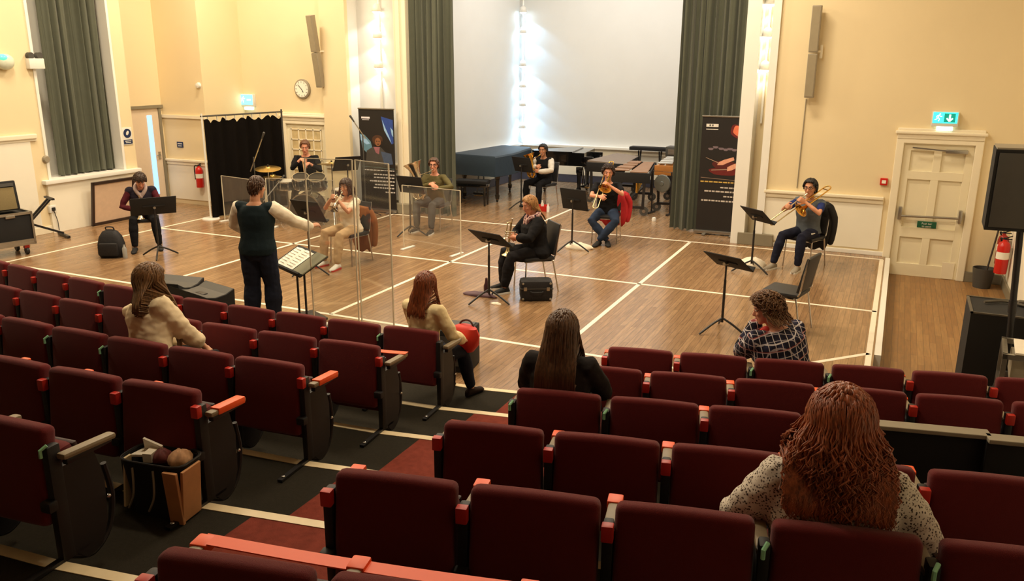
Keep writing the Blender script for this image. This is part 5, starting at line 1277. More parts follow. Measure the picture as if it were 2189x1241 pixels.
    for k,sg in (('r',1),('l',-1)):
        A=legs[k][2]; fd=V(g('fd'+k,(sg*.15,1,0))).normalized(); b=MB(); dn=V((0,0,-1))
        base=A.z-.085*s
        rs=[]
        for q,w,h0,h1 in ((-.075,.018,.0,.045),(-.06,.034,0,.075),(.0,.038,0,.105),(.06,.041,0,.075),(.12,.046,0,.055),(.165,.038,0,.043),(.185,.014,.004,.026)):
            c=V((A.x,A.y,base))+fd*(q*s); rv=V((fd.y,-fd.x,0)); rs.append([c+rv*(w*s*math.cos(t))+V((0,0,(h0+(h1-h0)*(.5+.5*math.sin(t)))*s)) for t in [2*PI*i/14 for i in range(14)]])
        b.use(g('shoe') or M['blackmatte']).rings(rs); o=b.build('shoe',None,e)
        if g('sole') is not None:
            b=MB().use(g('sole')); pts=[(V((A.x,A.y,0))+fd*(q*s)+V((fd.y,-fd.x,0))*(w*s*1.05*sd)) for sd,seq in ((1,((-.08,.02),(-.05,.037),(.06,.042),(.12,.047),(.18,.03))),(-1,((.18,.03),(.12,.047),(.06,.042),(-.05,.037),(-.08,.02)))) for q,w in seq]
            b.prism([(p.x,p.y) for p in pts],base,base+.022*s); b.build('sole',None,o,smooth=False)
    # ---- hair
    hc=g('hair',(60,40,28)); hm=hairm(*hc); st=g('style','short')
    rnd=random.Random(g('seed',1))
    def surf(az,el,gr):   # az from face direction (0 = front, + = right), el elevation ; point on hair surface
        x=math.sin(az)*math.cos(el); y=math.cos(az)*math.cos(el); z=math.sin(el)
        ctr=V((0,-.006,.018)); rx,ry,rzz=.0755+gr,.100+gr,.100+gr
        if z<0: rzz=.125+gr
        return hp(*(ctr+V((x*rx,y*ry,z*rzz))))
    fr=g('fringe',40)
    def low(az):
        a=abs(math.degrees(az)); 
        pts=[(0,fr),(35,fr-2),(60,18),(80,3),(100,-16),(125,-36),(180,-44)]
        if st in('bald',): pts=[(0,62),(35,55),(62,20),(80,2),(100,-14),(125,-30),(180,-40)]
        for (a0,v0),(a1,v1) in zip(pts,pts[1:]):
            if a0<=a<=a1: return math.radians(v0+(v1-v0)*(a-a0)/(a1-a0))
        return math.radians(-44)
    th=g('hthick',.014 if st in('short','bald') else .018)
    b=MB(); na,ne=40,10
    outer=[];inner=[]
    for j in range(ne+1):
        ro=[];ri=[]
        for i in range(na):
            az=-PI+2*PI*i/na; l=low(az); el=PI/2-.02-(PI/2-.02-l)*j/ne; k=th*(1-.75*(j/ne)**3)*(1+g('hnoise',.25)*noise.noise(V((math.sin(az)*3,math.cos(az)*3,el*4+g('seed',1)))))
            ro.append(surf(az,el,k)); ri.append(surf(az,el,-.012))
        outer.append(ro); inner.append(ri)
    b.rings(outer+inner[::-1],cap=True); 
    L=g('hlen',0.0)
    b.use(hm)
    b.mats=[hm]
    if L>0:
        ns=g('strands',260); cw=g('curlw',.006); rs_=g('srad',.0035); a0=g('az0',62); wd=g('wide',0.0)
        for i in range(ns):
            az=math.radians(rnd.uniform(a0,180)*rnd.choice((-1,1))); gr=th*rnd.uniform(.55,1.25); e1=math.radians(rnd.uniform(-22,2))
            pts=[]; az_s=az*rnd.uniform(.75,1.0)
            el0=math.radians(rnd.uniform(58,89))
            for q in range(5):
                t=q/4; el=el0*(1-t)+e1*t; pts.append(surf(az_s+(az-az_s)*t,el,gr*(.35+.65*min(1,t*2.2))))
            last=pts[-1]; cen=hp(0,-.006,0); outd=V((last.x-cen.x,last.y-cen.y,0)); outd=outd.normalized() if outd.length>1e-6 else V((0,-1,0))
            l=L*rnd.uniform(g('lmin',.74),1.06); nseg=8; phs=rnd.uniform(0,6.28); fq=rnd.uniform(.8,1.3)*g('curlf',1.0)
            gth=g('gather'); 
            back=HR@V((0,-1,0)); back=V((back.x,back.y,0)).normalized()
            for q in range(1,nseg+1):
                t=q/nseg; z=-l*t; o_=outd*(wd*math.sin(min(1,t*1.2)*PI/2))+back*(.03*t*g('backflow',1.0))
                wv=cw*min(1,t*2.2); side_=V((outd.y,-outd.x,0))
                p=last+V((0,0,z))+o_+side_*(wv*math.sin(phs+t*l*fq*38))+outd*(wv*math.cos(phs*1.7+t*l*fq*34))
                if gth: 
                    tg=HC+V(gth); w_=min(1,t*1.3); p=V((p.x*(1-w_*.75)+tg.x*w_*.75,p.y*(1-w_*.75)+tg.y*w_*.75,p.z))
                # keep outside of the back / shoulders
                rel=p-P; hgt=rel.dot(up)/s
                if hgt<.66:
                    dy=rel.dot(fw); dx=rel.dot(rt); lim=(.075+.03*min(1,max(0,(.50-hgt)/.1)))*s*gi+.024; kk=min(1,max(0,(.66-hgt)/.20)); kk=kk*kk*(3-2*kk)
                    if abs(dx)<sw+.03 and dy<.02 and dy>-lim: p=p+fw*((-lim-dy)*kk)
                    elif abs(dx)<sw+.03 and dy>=.02 and dy<lim+.02: p=p+fw*((lim+.02-dy)*kk)
                pts.append(p)
            r0=rs_*rnd.uniform(.7,1.4); n_=len(pts)
            b.tube(pts,[r0*(.8+.5*math.sin(PI*k/(n_-1))) if k<n_-1 else r0*.3 for k in range(n_)],5)
    if st in ('short','bald'):
        for i in range(g('tufts',320)):
            az=rnd.uniform(-PI,PI); l=low(az); el=rnd.uniform(l+.05,PI/2-.05); da=rnd.uniform(-.25,.25)+g('part',.15); P_=[]
            for k in range(4):
                P_.append(surf(az+da*k*.3,max(l-.1,el-(.16+.05*math.sin(i))*k),th*(.75+.35*math.sin(PI*k/3))))
            b.tube(P_,[.004,.0075,.0065,.002],5)
    fz=g('frizz',0)
    for i in range(fz):
        az=rnd.uniform(-PI,PI); l=low(az); el=rnd.uniform(l+.1,PI/2-.05); p=surf(az,el,th*.7); o_=(p-HC).normalized(); rr=g('frizzr',.02)
        u_,v_=frame_from(o_); ph_=rnd.uniform(0,6.28); P_=[p+o_*(rr*.9*k/4)+(u_*math.cos(ph_+k*1.25)+v_*math.sin(ph_+k*1.25))*(rr*.55*k/4)+V((0,0,-.012*k*k/16)) for k in range(5)]
        b.tube(P_,[.0058,.0062,.006,.005,.002],5)
    o=b.build('hair',None,e,ang=180)
    if g('beard'):
        q=MB().use(hairm(*g('beard')))
        q.tube([hp(-.030,.090,-.050),hp(0,.103,-.046),hp(.030,.090,-.050)],[.005,.008,.005],6,round_=True); q.build('moustache',None,e)
    if g('extra'): g('extra')(e,dict(N=N,P=P,up=up,fw=fw,rt=rt,HC=HC,HR=HR,arms=arms,legs=legs,hp=hp,s=s))
    Mw=Matrix.Translation(V(loc))@Rz(rz)
    return dict(e=e,w=lambda p:Mw@V(p),mouth=Mw@hp(0,.112,-.058),arms={k:tuple(Mw@p for p in a) for k,a in arms.items()},HC=Mw@HC,R=Mw.to_3x3()@HR,Mw=Mw,fw=Mw.to_3x3()@fw,rt=Mw.to_3x3()@rt,legs={k:tuple(Mw@p for p in a) for k,a in legs.items()})
# ---------------------------------------------------------------- instruments
def trombone(a,d,off,bell,label,m='brass',ext=.18,bside=.11):
    a=V(a);d=V(d).normalized();off=V(off); off=(off-d*off.dot(d)).normalized(); bell=V(bell); bell=(bell-d*bell.dot(d)).normalized()
    e=empty('trombone',a,0,label,'trombone'); 
    w=.085; L=.62
    MB().use(M['silver']).lathe([(.004,-.0),(.0135,.002),(.0135,.006),(.009,.03),(.006,.075)],14,(0,0,0),d).build('mouthpiece',None,e)
    t=MB().use(M['silver'])
    t.tube([d*.06,d*(L)],.0070,10).tube([off*w+d*.06,off*w+d*L],.0070,10); t.bar(d*.10,off*w+d*.10,.012,.010).build('inner_slide',None,e)
    U=[d*(.14+ext),d*(L+ext)]+[d*(L+ext)+off*(w/2)+(-off*math.cos(q)+d*math.sin(q))*(w/2) for q in [PI*i/8 for i in range(1,8)]]+[off*w+d*(L+ext),off*w+d*(.14+ext)]
    t=MB().use(M['silver_worn']).tube(U,.0088,10); t.bar(d*(.16+ext),off*w+d*(.16+ext),.014,.011).build('outer_slide',None,e)
    o2=off*w; back=-.30; r=bside/2
    P=[o2+d*.06,o2+d*back]+[o2+d*back+bell*r+(-bell*math.cos(q)-d*math.sin(q))*r for q in [PI*i/8 for i in range(1,9)]]
    t=MB().use(M[m]).tube(P,.0085,10); c=o2+bell*bside
    t.bar(o2+d*-.05,c+d*-.05,.012,.01).bar(o2+d*(back+.03),c+d*(back+.03),.012,.01); t.build('tuning_slide',None,e)
    prof=[(.009,back),(.010,-.1),(.013,.05),(.020,.14),(.034,.20),(.055,.235),(.082,.258),(.108,.268),(.108,.270),(.080,.261),(.053,.238),(.032,.203),(.018,.14)]
    MB().use(M[m]).lathe(prof,28,c,d).build('bell',None,e)
    return e
def cornet(a,d,up,label,m='silver_worn',L=.34,bell=.062):
    a=V(a);d=V(d).normalized();up=V(up);up=(up-d*up.dot(d)).normalized(); sd=d.cross(up)
    e=empty('cornet',a,0,label,'cornet')
    MB().use(M['silver']).lathe([(.004,0),(.0125,.002),(.008,.025),(.005,.06)],12,(0,0,0),d).build('mouthpiece',None,e)
    t=MB().use(M[m]); t.tube([d*.05,d*(L*.72)]+[d*(L*.72)-up*.03+(up*math.cos(q)+d*math.sin(q))*.03 for q in [PI*i/6 for i in range(1,7)]]+[d*(L*.30)-up*.06],.0065,8)
    t.tube([d*(L*.35)-up*.06,d*(.08)-up*.06]+[d*.08-up*.06+sd*.0+(-d*math.sin(q)*.025)+(up*(.025-.025*math.cos(q))) for q in [PI*i/5 for i in range(1,6)]],.0075,8)
    t.build('tubing',None,e)
    prof=[(.008,.06),(.010,L*.45),(.014,L*.68),(.022,L*.84),(.038,L*.94),(bell,L),(bell,L+.002),(.036,L*.95),(.020,L*.85)]
    MB().use(M[m]).lathe(prof,24,-up*.012,d).build('bell',None,e)
    for i in range(3):
        c=d*(L*.36+.030*i)+sd*.012
        MB().use(M['silver']).cyl(c-up*.085,c+up*.035,.0105,12).cyl(c+up*.035,c+up*.058,.004,8).lathe([(.001,.0),(.009,.0),(.009,.005),(.001,.006)],10,c+up*.058,up).build('valve',None,e)
    return e
def euphonium(o,ax,fw,label,m='silver_worn',S=1.0,mouth=None,name='euphonium'):
    # o : bottom bow point, ax : bell axis (up), fw : towards the player
    o=V(o);ax=V(ax).normalized();fw=V(fw);fw=(fw-ax*fw.dot(ax)).normalized(); sd=ax.cross(fw)
    e=empty(name,o,0,label,name)
    prof=[(.038,.08),(.045,.20),(.055,.32),(.072,.42),(.10,.50),(.135,.555),(.150,.57),(.150,.573),(.132,.558),(.095,.502),(.066,.42),(.045,.30)]
    MB().use(M[m]).lathe([(r*S,z*S) for r,z in prof],30,(0,0,0),ax).build('bell',None,e)
    bow=[ax*.10*S]+[(-sd*.0+sd*.07-sd*.07*math.cos(q)-ax*.07*math.sin(q)+ax*.08)*S for q in [PI*i/10 for i in range(0,11)]]+[(sd*.14+ax*.32)*S]
    MB().use(M[m]).tube(bow,[.038*S]+[.037*S-.010*S*i/11 for i in range(11)]+[.018*S],14).build('bottom_bow',None,e)
    top=[(sd*.14+ax*.30)*S]+[(sd*.14-fw*.04+fw*.04*math.cos(q)+ax*(.32+.04*math.sin(q)))*S for q in [PI*i/8 for i in range(9)]]+[(sd*.14-fw*.08+ax*.08)*S,(sd*.10-fw*.09+ax*.04)*S,(sd*.04-fw*.09+ax*.04)*S,(sd*.02-fw*.09+ax*.28)*S]
    t=MB().use(M[m]).tube(top,.011*S,10); t.tube([(sd*.06-fw*.09+ax*.30)*S,(sd*.06-fw*.09+ax*.02)*S,(sd*.11-fw*.09+ax*.0)*S,(sd*.11-fw*.09+ax*.22)*S],.009*S,8); t.build('tubing',None,e)
    for i in range(3):
        c=(sd*(.02+.036*i)-fw*.07+ax*.16)*S; MB().use(M['silver']).cyl(c-ax*.07*S,c+ax*.10*S,.015*S,12).cyl(c+ax*.10*S,c+ax*.135*S,.005,8).lathe([(.001,0),(.011,0),(.011,.006),(.001,.007)],10,c+ax*.135*S,ax).build('valve',None,e)
    if mouth is not None:
        mp=V(mouth)-o; P=spline([(sd*.14+ax*.30)*S,(sd*.15+ax*.36+fw*.05)*S,mp-fw*.10-ax*.02,mp-fw*.03],6); t=MB().use(M[m]).tube(P,.008,8); t.build('lead_pipe',None,e)
        MB().use(M['silver']).lathe([(.005,-.06),(.008,-.02),(.014,0),(.011,.001)],12,mp,fw).build('mouthpiece',None,e)
    return e
# ---------------------------------------------------------------- clothes materials
def cloth(n,c,**k): 
    k.setdefault('var',.14); k.setdefault('bump',.35); k.setdefault('bscale',28); k.setdefault('spec',.15)
    return mat('cloth_'+n,rgb(*c),.85,**k)
def pattern_mat(name,kind):
    m,nt,b=newmat(name); tc=nt.nodes.new('ShaderNodeTexCoord'); b.inputs['Roughness'].default_value=.9; b.inputs['Specular IOR Level'].default_value=.15
    if kind=='leopard':
        vz=nt.nodes.new('ShaderNodeTexVoronoi'); vz.inputs['Scale'].default_value=95; nt.links.new(tc.outputs['Object'],vz.inputs['Vector'])
        nz=nt.nodes.new('ShaderNodeTexNoise'); nz.inputs['Scale'].default_value=120; nt.links.new(tc.outputs['Object'],nz.inputs['Vector'])
        ad=nt.nodes.new('ShaderNodeMath'); ad.operation='ADD'; nt.links.new(vz.outputs['Distance'],ad.inputs[0]); nt.links.new(nz.outputs['Fac'],ad.inputs[1])
        r=ramp_on(nt,ad.outputs[0],[(.72,rgb(70,58,52)),(.80,rgb(120,104,92)),(.88,rgb(214,202,186)),(1,rgb(226,216,202))]); nt.links.new(r.outputs[0],b.inputs['Base Color'])
    if kind=='plaid':
        mp=nt.nodes.new('ShaderNodeMapping'); mp.inputs['Rotation'].default_value=(0,.25,.5); nt.links.new(tc.outputs['Object'],mp.inputs[0])
        sp_=nt.nodes.new('ShaderNodeSeparateXYZ'); nt.links.new(mp.outputs[0],sp_.inputs[0])
        def stripe(sock,per,w,ph=0):
            a=nt.nodes.new('ShaderNodeMath'); a.operation='ADD'; a.inputs[1].default_value=50+ph; nt.links.new(sock,a.inputs[0])
            f_=nt.nodes.new('ShaderNodeMath'); f_.operation='MODULO'; f_.inputs[1].default_value=per; nt.links.new(a.outputs[0],f_.inputs[0])
            l_=nt.nodes.new('ShaderNodeMath'); l_.operation='LESS_THAN'; l_.inputs[1].default_value=w; nt.links.new(f_.outputs[0],l_.inputs[0]); return l_.outputs[0]
        col=None; base=nt.nodes.new('ShaderNodeRGB'); base.outputs[0].default_value=rgb(44,44,66); col=base.outputs[0]
        for sock,per,w,ph,c,k in ((sp_.outputs[0],.105,.05,0,(28,26,34),.7),(sp_.outputs[2],.105,.05,0,(28,26,34),.7),(sp_.outputs[1],.105,.05,.02,(34,30,40),.5),(sp_.outputs[0],.0525,.006,.02,(214,206,206),.8),(sp_.outputs[2],.0525,.006,.02,(214,206,206),.8),(sp_.outputs[1],.0525,.006,.0,(196,186,190),.65),(sp_.outputs[2],.105,.008,.07,(150,70,70),.7)):
            s_=stripe(sock,per,w,ph); mu=nt.nodes.new('ShaderNodeMath'); mu.operation='MULTIPLY'; mu.inputs[1].default_value=k; nt.links.new(s_,mu.inputs[0])
            mx=nt.nodes.new('ShaderNodeMix'); mx.data_type='RGBA'; nt.links.new(mu.outputs[0],mx.inputs['Factor']); nt.links.new(col,mx.inputs['A']); mx.inputs['B'].default_value=rgb(*c); col=mx.outputs['Result']
        nt.links.new(col,b.inputs['Base Color'])
    if kind=='scarf':
        nz=nt.nodes.new('ShaderNodeTexNoise'); nz.inputs['Scale'].default_value=38; nt.links.new(tc.outputs['Object'],nz.inputs['Vector'])
        r=ramp_on(nt,nz.outputs['Fac'],[(.38,rgb(60,50,58)),(.48,rgb(190,140,140)),(.60,rgb(226,206,190)),(.7,rgb(120,100,110))]); nt.links.new(r.outputs[0],b.inputs['Base Color'])
    return m
BLK=cloth('black',(24,23,25)); NAVY=cloth('navy',(34,38,52))
wsole=M['white_plastic']
# ---------------------------------------------------------------- players
def hood_extra(e,d):
    N=d['N']; m=cloth('hood_grey_pink',(176,156,150)); b=MB().use(m)
    b.tube(spline([N+d['fw']*.115-d['up']*.12,N-d['rt']*.075+d['fw']*.07-d['up']*.01,N-d['rt']*.05-d['fw']*.07+d['up']*.03,N+d['rt']*.05-d['fw']*.07+d['up']*.03,N+d['rt']*.075+d['fw']*.07-d['up']*.01,N+d['fw']*.12-d['up']*.12],6),.030,10,round_=True); b.build('hood',None,e)
    b=MB().use(m); b.tube([N+d['fw']*.105-d['up']*.10,N+d['fw']*.125-d['up']*.36],[.045,.05],12,round_=True,flat=.5); b.build('hoodie_front',None,e)
p=PL['perc']; R=person((p[0][0],p[0][1],0),face(*p[1]),'young player by the left wall in a maroon jacket, head bowed',dict(s=.98,py=-.04,lean=14,slump=.03,hpitch=34,hyaw=8,hair=(62,42,30),hthick=.026,hnoise=.5,fringe=28,frizz=60,frizzr=.025,skin='pink',
   shirt=cloth('maroon',(78,26,34)),trousers=BLK,hr=(.10,.30,.66),hl=(-.06,.30,.78),er=(1,-.3,-.5),el=(-1,-.3,-.5),hdr=(-.7,.6,-.2),hdl=(.7,.6,-.2),hnr=(-.5,-.7,0),hnl=(.5,-.7,0),curl=.8,fr=(.16,.44,0),fl=(-.20,.36,0),
   vest=cloth('navy_jacket',(38,33,44)),vest_name='jacket_front',vest_hem=-.04,extra=hood_extra))
cornet(R['w']((.02,.36,.90)),(R['w']((.05,.40,.0))-R['w']((.02,.36,1.0))),R['fw'],'cornet held bell down by the player at the left wall',m='silver',L=.38)
p=((-6.37,7.06),(-.30,.95)); 
R=person((p[0][0],p[0][1],0),face(*p[1]),'conductor standing with his back to us in dark waistcoat and white shirt, arm out',dict(sit=False,s=1.02,lean=3,pelvis=.97,vest_sh=.074,hpitch=8,hyaw=-14,hair=(82,54,36),hthick=.009,style='short',skin='tan',brow=(80,56,40),
   shirt=cloth('white_shirt',(238,226,204),var=.06,bump=.25,bscale=14),sleeve_add=.02,vest=cloth('waistcoat_teal',(28,40,44),bump=.15,bscale=120),vest_hem=-.075,trousers=cloth('trouser_navy',(30,34,48)),hem=-.03,
   hr=(.47,.40,1.14),hl=(-.20,.33,1.05),er=(.5,-.5,-.9),el=(-1,-.25,-.15),hdr=(.55,.75,.15),hnr=(-.2,.2,-.9),htr=(-.7,.6,.3),hdl=(.8,.5,.1),hnl=(0,-.2,-.9),curlr=[.25,.35,.45,.55],curl=.5,fr=(.13,.03,0),fl=(-.12,-.02,0),kr=(.1,1,0),kl=(-.1,1,0),girth=1.06,toff=.032,
   shoe=M['gloss_black']))
p=PL['cornet']; R=person((p[0][0],p[0][1],0),face(*p[1]),'cornet player in a white T-shirt and beige trousers, playing with a brown bob',dict(fem=True,s=.99,py=-.05,lean=5,hpitch=6,hyaw=8,hair=(70,42,28),hlen=.12,az0=55,strands=240,fringe=34,skin='warm',hthick=.02,wide=.012,
   shirt=cloth('white_tee',(238,224,200),var=.05),sleeve='short',trousers=cloth('beige',(196,166,126)),hr=(.07,.27,1.02),hl=(-.03,.25,1.00),er=(.8,.0,-.8),el=(-.8,.0,-.8),hdr=(-.6,.6,.35),hdl=(.6,.6,.35),hnr=(-.6,-.5,0),hnl=(.6,-.5,0),curl=1.0,fr=(.17,.40,0),fl=(-.15,.46,0),shoe=wsole,sole=M['tape_red'],neckz=.45,girth=1.05))
m=R['mouth']; cornet(m,R['R']@V((-.05,.85,-.42)),R['R']@V((0,.42,.85)),'cornet played by the woman in the white T-shirt',m='silver',L=.36)
p=PL['drum']; R=person((p[0][0],p[0][1],0),face(*p[1]),'drummer with short brown hair in a black top, sitting behind the drum kit',dict(s=1.04,pelvis=.69,lean=10,hpitch=16,hyaw=6,hair=(112,72,44),hthick=.018,hnoise=.5,fringe=50,skin='pink',shirt=BLK,sleeve='three',trousers=BLK,
   hr=(.05,.34,1.14),hl=(-.10,.34,1.06),er=(.8,.1,-1),el=(-.8,.1,-1),hdr=(-.8,.4,-.3),hnr=(-.2,-.4,-.8),curl=.9,hdl=(.5,.7,-.3),hnl=(.3,0,-.9),fr=(.22,.46,0),fl=(-.2,.48,0)))
W=R['arms']['r'][2]; tag(MB().use(mat('stick_wood',rgb(206,170,120),.5)).tube([R['w']((.0,.44,1.17)),R['w']((-.04,.50,.80))],[.0075,.006],8,round_=True).build('drumstick'),'pale drumstick held pointing down by the drummer','drumstick')
p=PL['euph']; R=person((p[0][0],p[0][1],0),face(*p[1]),'euphonium player with glasses in an olive jacket and grey trousers',dict(s=1.0,py=-.05,lean=6,hpitch=4,hyaw=18,hair=(92,62,42),hthick=.02,hnoise=.4,fringe=48,glasses=True,skin='pink',
   shirt=cloth('olive',(96,88,56)),trousers=cloth('grey_trouser',(82,82,80)),hr=(-.04,.26,.86),hl=(-.24,.30,.80),er=(1,.1,-.6),el=(-1,.1,-.5),hdr=(-.8,.5,.2),hnr=(0,-.5,-.6),hdl=(.6,.4,.5),hnl=(.5,-.4,0),curl=.9,fr=(.18,.38,0),fl=(-.16,.44,0),sole=wsole))
mo=R['mouth']; euphonium(R['w']((.05,.27,.60)),R['w']((.31,.30,1.30))-R['w']((.05,.27,.60)),-R['fw'],'pale brass euphonium with an upright bell held by the player in olive',m='silver',S=1.16,mouth=mo)
p=PL['back']; R=person((p[0][0],p[0][1],0),face(*p[1]),'horn player with short black hair in a pale hoodie and black gilet, between the pianos',dict(s=1.0,py=-.05,lean=5,hpitch=6,hyaw=14,hair=(28,22,20),hthick=.022,fringe=50,skin='tan',
   shirt=cloth('pale_hoodie',(206,198,184)),vest=BLK,vest_name='gilet',trousers=BLK,sleeve_add=.012,hr=(-.02,.30,.86),hl=(-.14,.34,.76),er=(1,.0,-.5),el=(-1,.0,-.5),hdr=(-.8,.4,.2),hnr=(0,-.5,-.6),hdl=(.7,.4,.2),hnl=(.4,-.4,0),curl=.9,fr=(.20,.34,0),fl=(-.18,.42,0)))
mo=R['mouth']; euphonium(R['w']((.0,.30,.64)),R['w']((.20,.34,1.25))-R['w']((.0,.30,.64)),-R['fw'],'yellow brass tenor horn held by the player between the pianos',m='brass',S=.86,mouth=mo,name='tenor_horn')
p=PL['tbr']; R=person((p[0][0],p[0][1],0),face(*p[1]),'trombone player with dark curly hair, black T-shirt and jeans, ankles crossed',dict(s=1.02,py=-.05,lean=5,hpitch=8,hyaw=8,hair=(52,34,26),hthick=.03,hnoise=.6,fringe=46,frizz=140,frizzr=.035,skin='pink',beard=(80,54,38),
   shirt=BLK,sleeve='short',trousers=cloth('jeans',(44,56,78)),hr=(.07,.42,.84),hl=(-.07,.28,1.0),er=(1,.0,-.7),el=(-1,.1,-.7),hdr=(-.6,.7,.0),hnr=(-.5,-.2,-.6),hdl=(.6,.6,.4),hnl=(.5,-.5,0),curl=1.0,fr=(-.07,.32,0),fl=(.07,.38,0),kr=(.8,1,.4),kl=(-.8,1,.4),fdr=(-.3,1,0),fdl=(.3,1,0)))
mo=R['mouth']; trombone(mo,R['w']((.12,.74,-.62))-R['w']((0,0,0)),R['w']((.3,0,0))-R['w']((0,0,0)),R['w']((-.8,.5,0))-R['w']((0,0,0)),'brass trombone pointing down to the knees of the player in black',ext=.02)
p=PL['lady']; 
def lady_extra(e,d):
    b=MB(); N=d['N']; hp=d['hp']
    b.tube(spline([N+d['rt']*.10+d['up']*.0-d['fw']*.02,N+d['fw']*-.075+d['up']*.02,N-d['rt']*.10-d['fw']*.01,N-d['rt']*.05+d['fw']*.09-d['up']*.04,N+d['fw']*.115-d['up']*.18,N+d['fw']*.15+d['rt']*.02-d['up']*.33],6),[.035]*30+[.03],10,round_=True)
    b.tube(spline([N+d['rt']*.10-d['fw']*.02,N+d['rt']*.06+d['fw']*.09-d['up']*.05,N+d['rt']*.06+d['fw']*.14-d['up']*.30],6),.032,10,round_=True)
    b.use(M['scarfpat']); b.mats=[M['scarfpat']]; b.m=[0]*len(b.f); b.build('scarf',None,e)
M['scarfpat']=pattern_mat('scarf_pattern','scarf')
R=person((p[0][0],p[0][1],0),face(*p[1]),'fair haired woman in a black cardigan looking down at her flugelhorn, mid floor',dict(fem=True,s=1.0,py=-.05,girth=1.28,belly=.04,lean=8,hpitch=16,hyaw=12,hair=(176,128,78),hlen=.22,az0=75,strands=200,fringe=46,gather=(0,-.12,0),backflow=.4,skin='pink',hthick=.016,
   shirt=BLK,shirt_name='cardigan',sleeve='three',sleeve_add=.012,trousers=cloth('charcoal',(30,28,30)),hr=(.02,.30,.74),hl=(-.10,.34,.76),er=(1,-.1,-.5),el=(-1,-.1,-.5),hdr=(-.85,.35,.1),hnr=(-.2,-.5,-.5),hdl=(.8,.3,.1),hnl=(.2,-.5,-.4),curl=.8,fr=(.13,.40,0),fl=(-.10,.46,0),sole=wsole,extra=lady_extra,hem=-.12))
cornet(R['w']((-.06,.34,1.0)),R['w']((-.02,.42,.30))-R['w']((-.06,.36,1.0)),R['fw']*-1,'flugelhorn held upright, bell down, on the lap of the fair haired player',L=.50,bell=.078)
p=PL['tbn']; 
def stripe_extra(e,d):
    H,K,A=d['legs']['l']; b=MB().use(M['white_plastic']); o=V((-.075,0,.03)); b.tube([H.lerp(K,.25)+o,H.lerp(K,.6)+o+V((0,0,.005))],.012,6,round_=True); b.build('trouser_stripe',None,e)
    # raglan sleeves panel
R=person((p[0][0],p[0][1],0),face(*p[1]),'trombone player with black hair and glasses in a blue and grey T-shirt',dict(s=1.03,py=-.05,lean=4,hpitch=4,hyaw=10,hair=(26,22,22),hthick=.026,hnoise=.4,fringe=50,glasses=True,skin='warm',
   shirt=cloth('blue_sleeve',(40,52,104)),sleeve='short',vest=cloth('grey_tee',(92,98,104)),vest_name='shirt_front',trousers=cloth('track_navy',(32,34,50)),hr=(.13,.42,.96),hl=(-.08,.27,1.02),er=(1,.0,-.9),el=(-1,.1,-.7),hdr=(-.5,.8,.1),hnr=(-.7,-.2,-.3),hdl=(.6,.5,.4),hnl=(.5,-.5,0),curl=1.0,fr=(.22,.50,0),fl=(-.12,.40,0),shoe=cloth('trainer_grey',(150,140,124)),sole=wsole,extra=stripe_extra,soff=.01))
mo=R['mouth']; trombone(mo,R['w']((.17,.62,.82))-mo,V((0,0,-1)),R['w']((-1,.1,0))-R['w']((0,0,0)),'copper belled trombone pointing left and down, played by the right wall',ext=.08,m='brass')
# ---------------------------------------------------------------- audience
def aud(k,X,dz=.006): return (X,eY(k,X)+.245,.15*(k-1)+dz)
R=person(aud(1,-3.555),math.radians(-4),'woman in a cream jumper with straight auburn hair, front row aisle seat',dict(fem=True,s=.91,pelvis=.54,lean=2,hpitch=6,hyaw=-6,hair=(132,66,32),hlen=.24,az0=45,strands=420,srad=.0042,skin='fair',hthick=.02,
   shirt=cloth('cream_jumper',(236,216,168),var=.06),shirt_name='jumper',sleeve_add=.012,trousers=cloth('dark_jeans',(32,36,48)),hr=(.22,.28,.60),hl=(-.08,.34,.66),er=(.7,-.5,-.9),hdr=(-.1,1,-.2),fr=(.20,.46,0),fl=(-.06,.44,0),shoe=cloth('boot_brown',(44,32,26))))
e=empty('handbag',R['w']((.17,.42,.55)),math.radians(-10),'bright red bag on the lap of the woman in the cream jumper','bag')
b=MB().use(mat('bag_red',rgb(204,44,28),.6,var=.15,bump=.3,bscale=14)); n=20
b.rings([[V((w/2*math.cos(t)*(1+.08*math.sin(3*t+z*20)),d/2*math.sin(t),z)) for t in [2*PI*i/n for i in range(n)]] for z,w,d in ((-.10,.18,.12),(-.04,.26,.18),(.06,.28,.18),(.12,.24,.14),(.14,.14,.08))]); b.build('body',None,e)
MB().use(mat('strap_dark',rgb(60,20,16),.6)).tube(spline([(-.08,.0,.12),(-.04,.02,.17),(.05,.02,.17),(.12,.02,.02)],5),.009,6).build('strap',None,e)
R=person(aud(3,-4.74),math.radians(-8),'woman in a cream blouse with very long fair brown hair, third row left',dict(fem=True,s=.98,pelvis=.54,lean=10,side=-18,hpitch=12,hyaw=-12,hroll=8,hair=(120,84,50),hlen=.56,az0=40,strands=520,srad=.0042,curlw=.004,skin='fair',hthick=.02,girth=1.1,gather=(.30,.03,0),
   shirt=cloth('cream_blouse',(232,212,176),var=.06,bump=.5,bscale=9),shirt_name='blouse',fold=.010,sleeve='three',sleeve_add=.022,trousers=BLK,hr=(.10,.40,.56),hl=(-.12,.40,.56),er=(.5,-.2,-1),el=(-.5,-.2,-1),fr=(.12,.44,0),fl=(-.12,.44,0)))
R=person(aud(3,-1.72),math.radians(8),'woman in a black jacket with long straight brown hair, third row beside the aisle',dict(fem=True,s=.94,pelvis=.50,lean=1,hpitch=6,hair=(98,66,42),hlen=.44,az0=35,strands=760,srad=.0042,curlw=.003,skin='fair',hthick=.028,girth=1.2,wide=.025,
   shirt=cloth('black_jacket',(38,33,32)),shirt_name='jacket',sleeve_add=.012,trousers=BLK,hr=(.14,.34,.62),hl=(-.14,.34,.62),er=(1,-.4,-.6),el=(-1,-.4,-.6)))
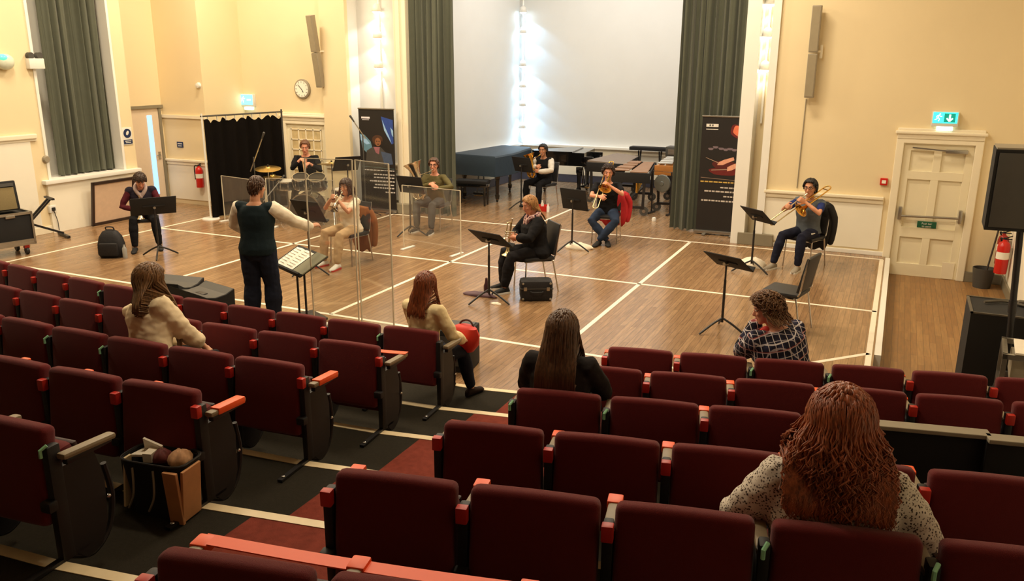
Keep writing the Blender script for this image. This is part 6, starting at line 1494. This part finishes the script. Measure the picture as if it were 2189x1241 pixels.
M['plaid']=pattern_mat('shirt_plaid','plaid')
def plaid_extra(e,d):
    N=d['N']; b=MB().use(mat('neckerchief_red',rgb(190,40,34),.7,var=.15)); b.tube(spline([N-d['rt']*.085+d['fw']*.0,N-d['rt']*.06+d['fw']*.09-d['up']*.02,N+d['fw']*.12-d['up']*.05,N+d['rt']*.07+d['fw']*.07],5),.030,10,round_=True); b.build('neckerchief',None,e)
R=person(aud(1,-.53),math.radians(52),'woman in a navy plaid shirt with a curly brown bob, leaning in the front row',dict(fem=True,s=.97,pelvis=.53,lean=26,side=-6,hpitch=14,hyaw=44,hair=(126,88,58),hlen=.10,az0=78,strands=200,curlw=.016,srad=.005,frizz=700,frizzr=.05,skin='pink',hthick=.03,hnoise=.6,girth=1.48,belly=.03,
   shirt=M['plaid'],sleeve_add=.02,trousers=BLK,hr=(.14,.44,.60),hl=(-.06,.40,.93),er=(.6,-.2,-1),el=(-.35,.3,-1),hdl=(.35,-.35,.9),hnl=(.4,-.8,.2),curl=1.1,extra=plaid_extra))
M['leopard']=pattern_mat('jumper_leopard','leopard')
R=person(aud(5,-.06),math.radians(8),'woman with big curly auburn hair in a speckled grey jumper, nearest to us',dict(fem=True,s=.97,pelvis=.455,lean=6,hpitch=8,hair=(164,84,46),hlen=.28,az0=42,strands=2600,curlw=.019,curlf=2.2,srad=.0027,lmin=.55,skin='pink',hthick=.05,hnoise=.2,fold=.010,girth=1.5,belly=.03,wide=.06,vox=.008,
   shirt=M['leopard'],shirt_name='jumper',sleeve_add=.02,trousers=BLK,hr=(.30,.30,.50),hl=(-.30,.30,.50),er=(1,-.3,-.9),el=(-1,-.3,-.9),shr=(.0,.0,-.02),shl=(0,0,-.02)))
# ================================================================ LIGHT
def area(name,loc,rot,sx,sy,col,w):
    l=bpy.data.lights.new(name,'AREA'); l.shape='RECTANGLE'; l.size=sx; l.size_y=sy; l.color=col; l.energy=w
    o=bpy.data.objects.new(name,l); COL.objects.link(o); o.location=loc; o.rotation_euler=rot; return o
WARM=(1.0,.835,.60)
for x in (-11.4,-7.2,-2.8):
    for y in (8.6,12.2):
        area('ceiling_lamp_light',(x,y,6.1),(0,0,0),1.6,.5,WARM,146)
for x in (-9.5,-3.2):
    area('ceiling_lamp_light',(x,4.6,6.1),(0,0,0),1.2,.4,WARM,85)
area('bay_fill_light',(-5.6,17.3,6.1),(0,0,0),4.5,2.5,(1.0,.95,.88),180)  # area light added to brighten the bay, not a fitting of the room
w=bpy.data.worlds.new('world'); SC.world=w; w.use_nodes=True
w.node_tree.nodes['Background'].inputs[0].default_value=(1,.86,.66,1); w.node_tree.nodes['Background'].inputs[1].default_value=0.02
SC.view_settings.view_transform='Standard'; SC.view_settings.look='None'; SC.view_settings.gamma=1; SC.view_settings.use_curve_mapping=False
SC.view_settings.exposure=0.3
SC.cycles.max_bounces=8
